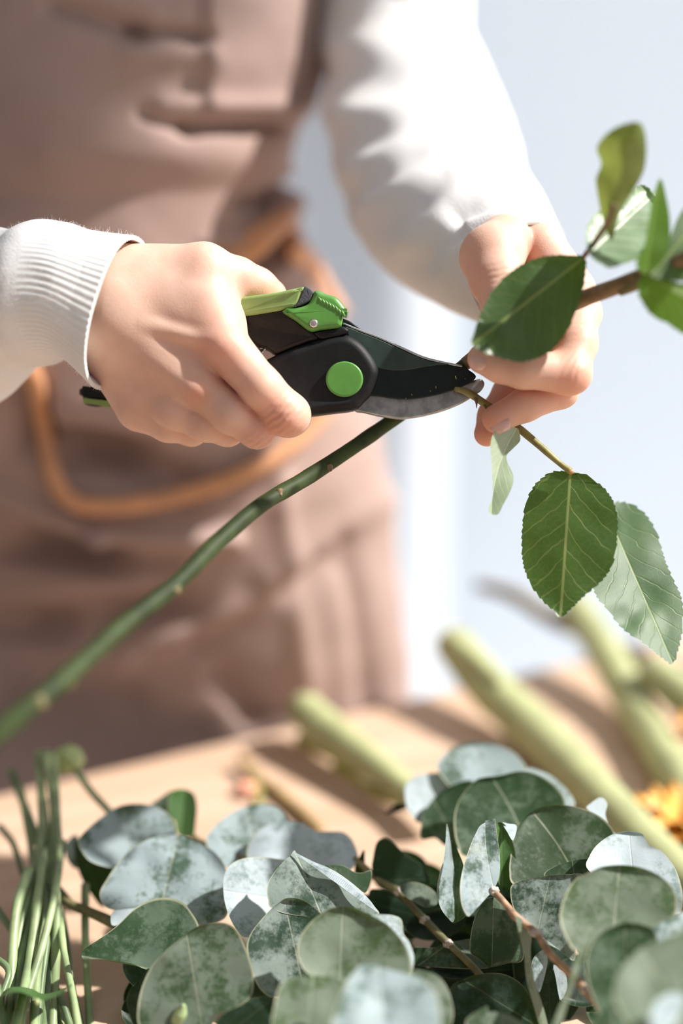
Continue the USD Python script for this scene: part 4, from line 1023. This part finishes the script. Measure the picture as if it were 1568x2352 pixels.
EU = {
    'l': thing('eucalyptus_sprig', P(330, 2060, .68), 'eucalyptus sprig at the left, its folded green leaf pointing at the stem bunch', 'eucalyptus'),
    'c': thing('eucalyptus_sprig', P(700, 2060, .66), 'eucalyptus sprig in the middle with a bright white leaf and a peaked mottled leaf', 'eucalyptus'),
    'b': thing('eucalyptus_sprig', P(1020, 2040, .68), 'dark shaded eucalyptus sprig lying deep between the middle and right sprigs', 'eucalyptus'),
    'r': thing('eucalyptus_sprig', P(1180, 2050, .65), 'eucalyptus sprig at the right with a pinkish twig showing between its big round leaves', 'eucalyptus'),
    'f': thing('eucalyptus_sprig', P(1450, 2250, .57), 'nearest eucalyptus sprig, blurred large leaves in the lower right corner', 'eucalyptus'),
}
LV = [  # sprig, frame, outline, base, tip, distance, sx, sy, material, rest
    ('l', e6, [(360, 560), (410, 500), (500, 430), (560, 400), (640, 393), (720, 408), (780, 448), (806, 500), (800, 570), (720, 640), (620, 690), (520, 690), (420, 660), (375, 610)], (620, 690), (560, 398), .705, 0, -.16, 'e_pale', dict(cup=2, fold=2)),
    ('l', e6, [(352, 560), (345, 640), (372, 730), (420, 810), (472, 866), (520, 820), (540, 720), (470, 640)], (470, 866), (360, 570), .714, .02, -.05, 'e_deep', {}),
    ('l', e6, [(352, 535), (305, 570), (300, 620), (318, 665), (352, 690), (372, 620)], (360, 690), (320, 560), .725, 0, -.1, 'e_pale', {}),
    ('l', e6, [(640, 578), (700, 550), (800, 535), (880, 555), (950, 590), (1000, 630), (1037, 690), (1046, 760), (1045, 895), (1000, 935), (930, 952), (850, 920), (700, 900), (600, 885), (520, 880), (472, 855), (458, 800), (490, 740), (530, 680), (580, 622)], (750, 830), (820, 540), .682, .0, -.12, 'e_pale', dict(cup=-3, fold=5)),
    ('l', e6, [(800, 330), (850, 326), (890, 348), (904, 400), (900, 470), (885, 542), (820, 535), (800, 470), (772, 420), (778, 360)], (830, 540), (850, 328), .728, .03, -.02, 'e_green', dict(fold=3)),
    ('l', e6, [(800, 332), (740, 362), (690, 402), (720, 430), (790, 470), (800, 420)], (800, 450), (780, 340), .730, -.06, -.12, 'e_mid', {}),
    ('l', e6, [(375, 1088), (385, 1060), (460, 1010), (540, 950), (620, 872), (700, 832), (770, 824), (830, 840), (872, 880), (912, 960), (850, 1000), (770, 1060), (690, 1152), (600, 1125), (480, 1107), (390, 1106)], (690, 1150), (378, 1092), .655, .02, -.08, 'e_dark', dict(fold=-3, cup=2)),
    ('l', e6, [(560, 868), (610, 864), (640, 880), (560, 940), (515, 950), (510, 905), (528, 878)], (620, 880), (512, 940), .672, 0, -.15, 'e_white', {}),
    ('l', e6, [(900, 960), (960, 941), (1040, 944), (1090, 978), (1122, 1040), (1152, 1120), (1166, 1200), (1150, 1280), (1080, 1330), (1000, 1360), (960, 1420), (800, 1500), (680, 1480), (635, 1404), (632, 1330), (650, 1240), (690, 1150), (750, 1080), (830, 1010)], (920, 1360), (860, 1000), .622, .0, -.07, 'e_mid', dict(cup=2, fold=-2)),
    ('l', e6, [(690, 1150), (640, 1200), (600, 1240), (583, 1290), (590, 1340), (620, 1420), (680, 1440), (720, 1300)], (680, 1440), (640, 1200), .632, .05, 0, 'e_deep', {}),
    ('l', e6, [(1252, 1290), (1180, 1284), (1100, 1320), (1020, 1360), (985, 1420), (1000, 1500), (1200, 1520), (1270, 1420)], (1240, 1300), (1000, 1480), .612, 0, -.08, 'e_deep', {}),
    ('c', e6, [(945, 560), (980, 500), (1040, 450), (1110, 410), (1190, 393), (1270, 408), (1312, 450), (1335, 510), (1290, 600), (1200, 660), (1080, 690), (1010, 670), (965, 610)], (1200, 660), (1130, 400), .712, 0, -.16, 'e_pale', dict(fold=3)),
    ('c', e6, [(1135, 640), (1140, 580), (1180, 520), (1250, 486), (1330, 474), (1400, 490), (1470, 526), (1560, 520), (1606, 545), (1634, 595), (1642, 650), (1600, 700), (1480, 720), (1300, 700), (1180, 680)], (1400, 700), (1400, 480), .695, 0, -.17, 'e_white', dict(fold=-3, wav=3)),
    ('c', e6, [(1030, 720), (1060, 672), (1110, 646), (1180, 637), (1260, 644), (1320, 662), (1300, 760), (1270, 860), (1220, 940), (1132, 1006), (1080, 962), (1042, 880), (1026, 800)], (1290, 830), (1028, 790), .668, .08, -.10, 'e_white', dict(fold=2)),
    ('c', e4, [(668, 512), (640, 548), (600, 582), (540, 650), (500, 710), (481, 780), (490, 850), (505, 900), (600, 940), (740, 960), (850, 950), (1000, 960), (1130, 952), (1243, 944), (1200, 880), (1120, 790), (1040, 720), (940, 655), (840, 615), (760, 572), (690, 535)], (850, 940), (672, 515), .652, .02, -.09, 'e_mottle', dict(fold=2, wav=1.5)),
    ('c', e4, [(655, 520), (700, 540), (800, 590), (900, 630), (1000, 690), (1090, 760), (1180, 850), (1244, 944), (1190, 880), (1110, 800), (1030, 732), (940, 672), (840, 628), (750, 584), (680, 548)], (660, 525), (1240, 940), .6505, .02, -.14, 'e_white', dict(wav=.2)),
    ('c', e4, [(865, 620), (980, 612), (1030, 632), (1080, 660), (1130, 664), (1188, 648), (1192, 700), (1170, 770), (1140, 800), (1060, 740), (960, 670)], (1140, 800), (900, 615), .664, .03, -.1, 'e_dark', {}),
    ('c', e4, [(620, 836), (560, 870), (500, 920), (420, 1010), (370, 1080), (345, 1160), (355, 1250), (390, 1370), (440, 1460), (520, 1512), (620, 1470), (760, 1380), (850, 1200), (900, 1000), (850, 940), (780, 880), (700, 842)], (700, 1300), (600, 840), .640, .02, -.07, 'e_mottle', dict(cup=2)),
    ('c', e4, [(850, 942), (920, 905), (1000, 893), (1080, 902), (1180, 948), (1290, 1010), (1370, 1088), (1432, 1180), (1462, 1290), (1440, 1370), (1200, 1420), (1000, 1440), (850, 1400), (740, 1330), (688, 1220), (700, 1120), (760, 1020)], (980, 1390), (1000, 895), .617, .0, -.08, 'e_soft', dict(cup=3)),
    ('c', e4, [(1190, 952), (1270, 948), (1340, 955), (1395, 985), (1410, 1080), (1450, 1140), (1478, 1220), (1478, 1290), (1462, 1340), (1440, 1230), (1380, 1110), (1290, 1020)], (1470, 1340), (1230, 950), .622, .05, -.12, 'e_pale', {}),
    ('c', e4, [(590, 1410), (660, 1380), (750, 1366), (850, 1366), (960, 1385), (1040, 1430), (1060, 1560), (1000, 1760), (800, 1850), (560, 1800), (515, 1692), (530, 1580), (555, 1470)], (760, 1800), (800, 1368), .590, 0, -.12, 'e_soft', dict(fold=2)),
    ('c', e4, [(1110, 1298), (1180, 1284), (1280, 1312), (1380, 1340), (1500, 1370), (1600, 1440), (1650, 1560), (1640, 1750), (1400, 1850), (1050, 1850), (920, 1780), (930, 1640), (980, 1500), (1040, 1380)], (1300, 1830), (1240, 1300), .565, .0, -.14, 'e_pale', dict(fold=3)),
    ('c', e7, [(330, 1160), (400, 1165), (450, 1190), (485, 1240), (505, 1300), (512, 1370), (480, 1440), (400, 1440), (340, 1340), (320, 1240)], (400, 1440), (400, 1165), .600, .03, -.08, 'e_mid', {}),
    ('c', e7, [(570, 1400), (600, 1360), (640, 1335), (670, 1322), (672, 1345), (720, 1350), (780, 1370), (830, 1420), (760, 1500), (600, 1500)], (700, 1480), (668, 1325), .600, 0, -.1, 'e_mid', {}),
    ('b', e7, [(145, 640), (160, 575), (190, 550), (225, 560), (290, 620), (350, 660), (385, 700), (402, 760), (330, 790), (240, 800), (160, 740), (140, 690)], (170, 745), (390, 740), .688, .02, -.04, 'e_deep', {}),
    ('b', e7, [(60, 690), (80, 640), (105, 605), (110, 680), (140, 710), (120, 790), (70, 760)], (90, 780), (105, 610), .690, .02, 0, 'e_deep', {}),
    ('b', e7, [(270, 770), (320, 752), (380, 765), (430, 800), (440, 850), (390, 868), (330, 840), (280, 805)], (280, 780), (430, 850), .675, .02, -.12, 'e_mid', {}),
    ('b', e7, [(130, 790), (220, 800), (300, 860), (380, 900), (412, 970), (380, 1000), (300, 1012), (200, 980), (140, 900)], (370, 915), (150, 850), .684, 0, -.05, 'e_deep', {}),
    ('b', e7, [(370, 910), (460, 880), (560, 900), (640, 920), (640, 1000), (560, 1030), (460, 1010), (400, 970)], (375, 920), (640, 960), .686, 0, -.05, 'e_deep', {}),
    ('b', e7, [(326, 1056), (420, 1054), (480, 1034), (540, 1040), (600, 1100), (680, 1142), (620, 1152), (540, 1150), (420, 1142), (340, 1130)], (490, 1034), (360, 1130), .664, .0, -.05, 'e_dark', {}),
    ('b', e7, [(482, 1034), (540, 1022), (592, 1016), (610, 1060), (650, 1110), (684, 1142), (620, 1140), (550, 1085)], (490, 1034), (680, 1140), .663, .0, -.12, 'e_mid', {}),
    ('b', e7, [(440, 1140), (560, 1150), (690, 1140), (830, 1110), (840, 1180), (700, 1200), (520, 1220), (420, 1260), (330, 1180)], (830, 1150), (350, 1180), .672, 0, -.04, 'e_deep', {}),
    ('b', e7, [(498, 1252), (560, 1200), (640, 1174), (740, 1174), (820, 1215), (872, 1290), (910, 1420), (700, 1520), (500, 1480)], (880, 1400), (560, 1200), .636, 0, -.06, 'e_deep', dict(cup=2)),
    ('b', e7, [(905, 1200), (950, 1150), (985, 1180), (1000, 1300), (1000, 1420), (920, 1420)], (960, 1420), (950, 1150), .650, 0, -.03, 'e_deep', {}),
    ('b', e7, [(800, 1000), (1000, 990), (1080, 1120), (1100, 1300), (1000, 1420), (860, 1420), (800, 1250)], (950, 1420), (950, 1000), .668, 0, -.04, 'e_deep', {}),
    ('r', e7, [(440, 235), (450, 190), (490, 150), (560, 118), (640, 107), (720, 122), (780, 150), (820, 185), (846, 240), (780, 330), (650, 370), (520, 330)], (700, 360), (600, 110), .728, 0, -.16, 'e_pale', dict(cup=2)),
    ('r', e7, [(290, 340), (300, 300), (340, 265), (420, 250), (520, 252), (620, 270), (660, 340), (600, 420), (480, 480), (365, 482), (328, 455), (300, 410)], (640, 400), (300, 350), .720, .03, -.15, 'e_white', {}),
    ('r', e7, [(850, 230), (900, 238), (960, 263), (1012, 305), (1052, 350), (1070, 402), (1000, 440), (880, 380), (820, 280)], (860, 400), (960, 262), .712, .0, -.14, 'e_pale', {}),
    ('r', e7, [(605, 290), (520, 303), (450, 345), (400, 400), (370, 470), (362, 520), (372, 556), (430, 550), (472, 582), (540, 600), (600, 520), (640, 400)], (560, 620), (420, 370), .708, 0, -.08, 'e_dark', dict(cup=2)),
    ('r', e7, [(1027, 392), (1010, 345), (970, 300), (910, 262), (850, 244), (790, 247), (730, 262), (640, 274), (600, 298), (560, 345), (530, 400), (517, 460), (520, 530), (535, 590), (562, 634), (680, 640), (820, 600), (940, 520), (1010, 450)], (830, 520), (690, 270), .694, 0, -.09, 'e_dark', dict(cup=2.5, bow=4)),
    ('r', e7, [(482, 488), (490, 500), (500, 560), (510, 640), (520, 720), (518, 820), (515, 930), (490, 918), (455, 870), (438, 800), (448, 720), (470, 640), (478, 560)], (520, 920), (484, 490), .660, .16, -.02, 'e_pale', {}),
    ('r', e7, [(505, 560), (540, 620), (566, 700), (556, 770), (560, 850), (575, 900), (532, 936), (510, 930), (515, 830), (516, 720), (508, 640)], (545, 640), (535, 930), .662, -.12, -.02, 'e_dark', {}),
    ('r', e7, [(712, 488), (735, 478), (760, 500), (780, 545), (800, 640), (790, 770), (740, 790), (715, 720), (725, 640), (718, 560)], (740, 790), (735, 480), .662, .08, 0, 'e_green', dict(cup=2)),
    ('r', e7, [(738, 480), (770, 484), (803, 492), (800, 530), (785, 560), (760, 520)], (790, 555), (740, 482), .659, .02, -.2, 'e_white', dict(wav=.4)),
    ('r', e7, [(706, 464), (690, 465), (640, 490), (618, 525), (590, 590), (560, 680), (545, 760), (547, 830), (560, 880), (583, 910), (610, 880), (650, 830), (690, 795), (722, 735), (728, 650), (718, 560), (710, 500)], (702, 785), (660, 470), .643, .05, -.08, 'e_pale', dict(fold=2, bow=-6)),
    ('r', e7, [(1252, 527), (1220, 478), (1170, 440), (1100, 412), (1030, 399), (970, 396), (900, 414), (850, 448), (810, 495), (786, 560), (775, 640), (771, 700), (788, 762), (900, 800), (1050, 780), (1180, 700), (1240, 610)], (1040, 655), (880, 430), .668, 0, -.085, 'e_mid', dict(cup=3, bow=4)),
    ('r', e7, [(1125, 412), (1145, 390), (1180, 366), (1205, 370), (1220, 395), (1212, 440), (1228, 490), (1256, 530), (1210, 500), (1170, 450)], (1220, 500), (1190, 366), .676, .02, -.13, 'e_white', dict(wav=.6)),
    ('r', e7, [(930, 722), (980, 680), (1040, 660), (1100, 648), (1160, 655), (1180, 740), (1100, 800), (1000, 790)], (1080, 800), (1060, 655), .657, 0, -.07, 'e_dark', {}),
    ('r', e7, [(784, 764), (850, 738), (940, 722), (1040, 715), (1110, 722), (1100, 820), (1060, 900), (1070, 1010), (1068, 1112), (1000, 1064), (900, 1010), (830, 940), (790, 872), (776, 815)], (900, 985), (960, 722), .646, 0, -.06, 'e_mottle', dict(cup=2)),
    ('r', e7, [(695, 822), (650, 840), (610, 920), (592, 1000), (588, 1050), (595, 1082), (632, 1106), (680, 1142), (760, 1126), (832, 1110), (836, 1000), (805, 915), (745, 850)], (700, 815), (690, 1135), .651, 0, -.02, 'e_dark', dict(cup=-3, fold=-3)),
    ('r', e7, [(930, 1062), (946, 1100), (940, 1155), (912, 1252), (895, 1240), (878, 1195), (873, 1130), (890, 1090)], (925, 1070), (908, 1250), .640, .06, -.05, 'e_pale', {}),
    ('r', e7, [(972, 1132), (1000, 1150), (1030, 1180), (1035, 1240), (1008, 1292), (995, 1260), (985, 1200)], (980, 1140), (1008, 1290), .641, .02, -.06, 'e_white', {}),
    ('r', e7, [(800, 912), (830, 925), (855, 955), (872, 1000), (868, 1060), (872, 1130), (890, 1220), (918, 1300), (948, 1420), (915, 1420), (880, 1310), (850, 1200), (838, 1090), (818, 1000)], (810, 915), (930, 1420), .627, .14, -.02, 'e_soft', {}),
    ('f', e7, [(1130, 692), (1140, 630), (1180, 575), (1250, 530), (1320, 519), (1380, 530), (1412, 580), (1470, 610), (1522, 670), (1552, 740), (1567, 830), (1540, 900), (1400, 850), (1250, 780)], (1350, 830), (1320, 522), .650, 0, -.15, 'e_white', dict(cup=2, wav=2)),
    ('f', e7, [(1120, 715), (1200, 681), (1300, 674), (1390, 690), (1470, 730), (1522, 782), (1542, 840), (1532, 900), (1480, 960), (1400, 1000), (1300, 1030), (1200, 1040), (1140, 1060), (1070, 1066), (1030, 1005), (1004, 930), (1010, 860), (1040, 785), (1080, 735)], (1260, 880), (1280, 676), .612, 0, -.08, 'e_soft', dict(cup=3)),
    ('f', e7, [(1442, 985), (1390, 950), (1320, 939), (1240, 960), (1170, 1005), (1128, 1080), (1125, 1180), (1160, 1300), (1230, 1420), (1350, 1440), (1440, 1300), (1460, 1120)], (1320, 1420), (1300, 940), .590, 0, -.06, 'e_dark', dict(cup=2)),
    ('f', e7, [(1400, 1000), (1450, 950), (1500, 920), (1600, 880), (1680, 900), (1640, 1000), (1540, 1020), (1440, 1040)], (1620, 980), (1450, 950), .600, 0, -.14, 'e_pale', {}),
    ('f', e7, [(1700, 958), (1568, 976), (1450, 1020), (1370, 1060), (1300, 1130), (1262, 1200), (1254, 1270), (1280, 1350), (1330, 1425), (1450, 1520), (1650, 1520), (1800, 1320), (1800, 1060)], (1600, 1420), (1380, 1060), .545, 0, -.10, 'e_soft', dict(fold=2)),
    ('f', e7, [(1420, 1380), (1440, 1310), (1480, 1275), (1530, 1262), (1580, 1280), (1560, 1350), (1520, 1420), (1450, 1470)], (1450, 1450), (1540, 1265), .525, 0, -.16, 'e_white', {}),
    ('f', e7, [(1170, 1380), (1240, 1310), (1330, 1370), (1420, 1440), (1380, 1560), (1180, 1560), (1100, 1460)], (1260, 1540), (1240, 1320), .572, 0, -.08, 'e_dark', {}),
    ('f', e7, [(1130, 955), (1165, 985), (1140, 1040), (1105, 1120), (1068, 1215), (1040, 1300), (1000, 1420), (970, 1430), (990, 1360), (1030, 1260), (1050, 1200), (1072, 1110), (1105, 1030)], (985, 1425), (1142, 960), .585, .14, -.03, 'e_soft', {}),
]
for i, (sp, fr, out, b, t, d, sx, sy, mat, kw) in enumerate(LV):
    put_leaf(EU[sp], mat, [fr(p) for p in out], fr(b), fr(t), d, sx, sy, seed=20 + i, **kw)


def eu_stem(sp, fr, pts, d, r, mat='euca_twig', nodes=(), name='twig'):
    pp = [P(*fr(p), dd) for p, dd in zip(pts, np.linspace(d[0], d[1], len(pts)))]
    obj(name, tube(pp, [r, r * 1.15], 12, wob=.15), M[mat], EU[sp])
    for k in nodes:
        obj('twig_node', blob(pp[k], [r * 1.5, r * 1.3, r * 1.3], k + 3, .5), M['euca_node'], EU[sp])


eu_stem('r', e7, [(700, 792), (760, 862), (800, 912), (892, 985), (960, 1082), (1050, 1172), (1120, 1245), (1200, 1345), (1280, 1460)], (.640, .598), .0016, nodes=(0, 3, 6))
eu_stem('b', e7, [(60, 640), (160, 735), (262, 795), (320, 860), (382, 925), (440, 985), (490, 1034), (620, 1160), (700, 1280)], (.692, .655), .0016, 'euca_stem', (2, 4, 6))
eu_stem('l', e6, [(240, 760), (320, 850), (400, 885), (510, 935), (640, 1010), (800, 1180), (905, 1340), (960, 1460)], (.705, .640), .0024, 'euca_stem', (6,), 'stem')
eu_stem('c', e6, [(880, 540), (960, 590), (1100, 640), (1290, 830), (1460, 1080), (1600, 1300), (1700, 1480)], (.735, .640), .0017, 'euca_stem', (3,), 'stem')
eu_stem('f', e7, [(1040, 800), (1180, 900), (1300, 1010), (1420, 1200), (1520, 1420)], (.665, .565), .0021, 'euca_twig', (2,), 'stem')
tag_l = obj('young_shoot', tube([P(405, 2345, .618), P(415, 2325, .616), P(422, 2308, .614)], [.0032, .0030, .0008], 10), M['grass'], EU['l'], label='small bright green shoot tip')
obj('small_leaf_edge', tube([P(885, 1868, .73), P(915, 1855, .725), P(940, 1850, .72)], [.0006, .0022, .0010], 10, flat=.4), M['e_deep'], EU['r'])
# leaves deeper in the pile, seen only in the gaps
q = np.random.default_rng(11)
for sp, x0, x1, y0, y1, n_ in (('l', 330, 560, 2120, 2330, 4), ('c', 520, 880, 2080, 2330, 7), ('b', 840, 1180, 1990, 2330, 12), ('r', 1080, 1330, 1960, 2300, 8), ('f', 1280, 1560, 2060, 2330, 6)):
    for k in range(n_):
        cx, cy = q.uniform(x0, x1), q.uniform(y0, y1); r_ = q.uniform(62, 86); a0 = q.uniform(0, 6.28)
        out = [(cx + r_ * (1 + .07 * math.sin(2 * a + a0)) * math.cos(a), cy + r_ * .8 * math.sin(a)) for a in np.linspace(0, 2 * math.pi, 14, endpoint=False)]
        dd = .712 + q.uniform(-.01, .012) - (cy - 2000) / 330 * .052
        put_leaf(EU[sp], 'e_deep' if k % 3 else 'e_dark', out, (cx + .8 * r_ * math.cos(a0), cy + .6 * r_ * math.sin(a0)), (cx - .9 * r_ * math.cos(a0), cy - .7 * r_ * math.sin(a0)), dd, q.uniform(-.06, .06), -.12 + q.uniform(-.05, .05), seed=100 + k, cup=2, n=64, rings=6)
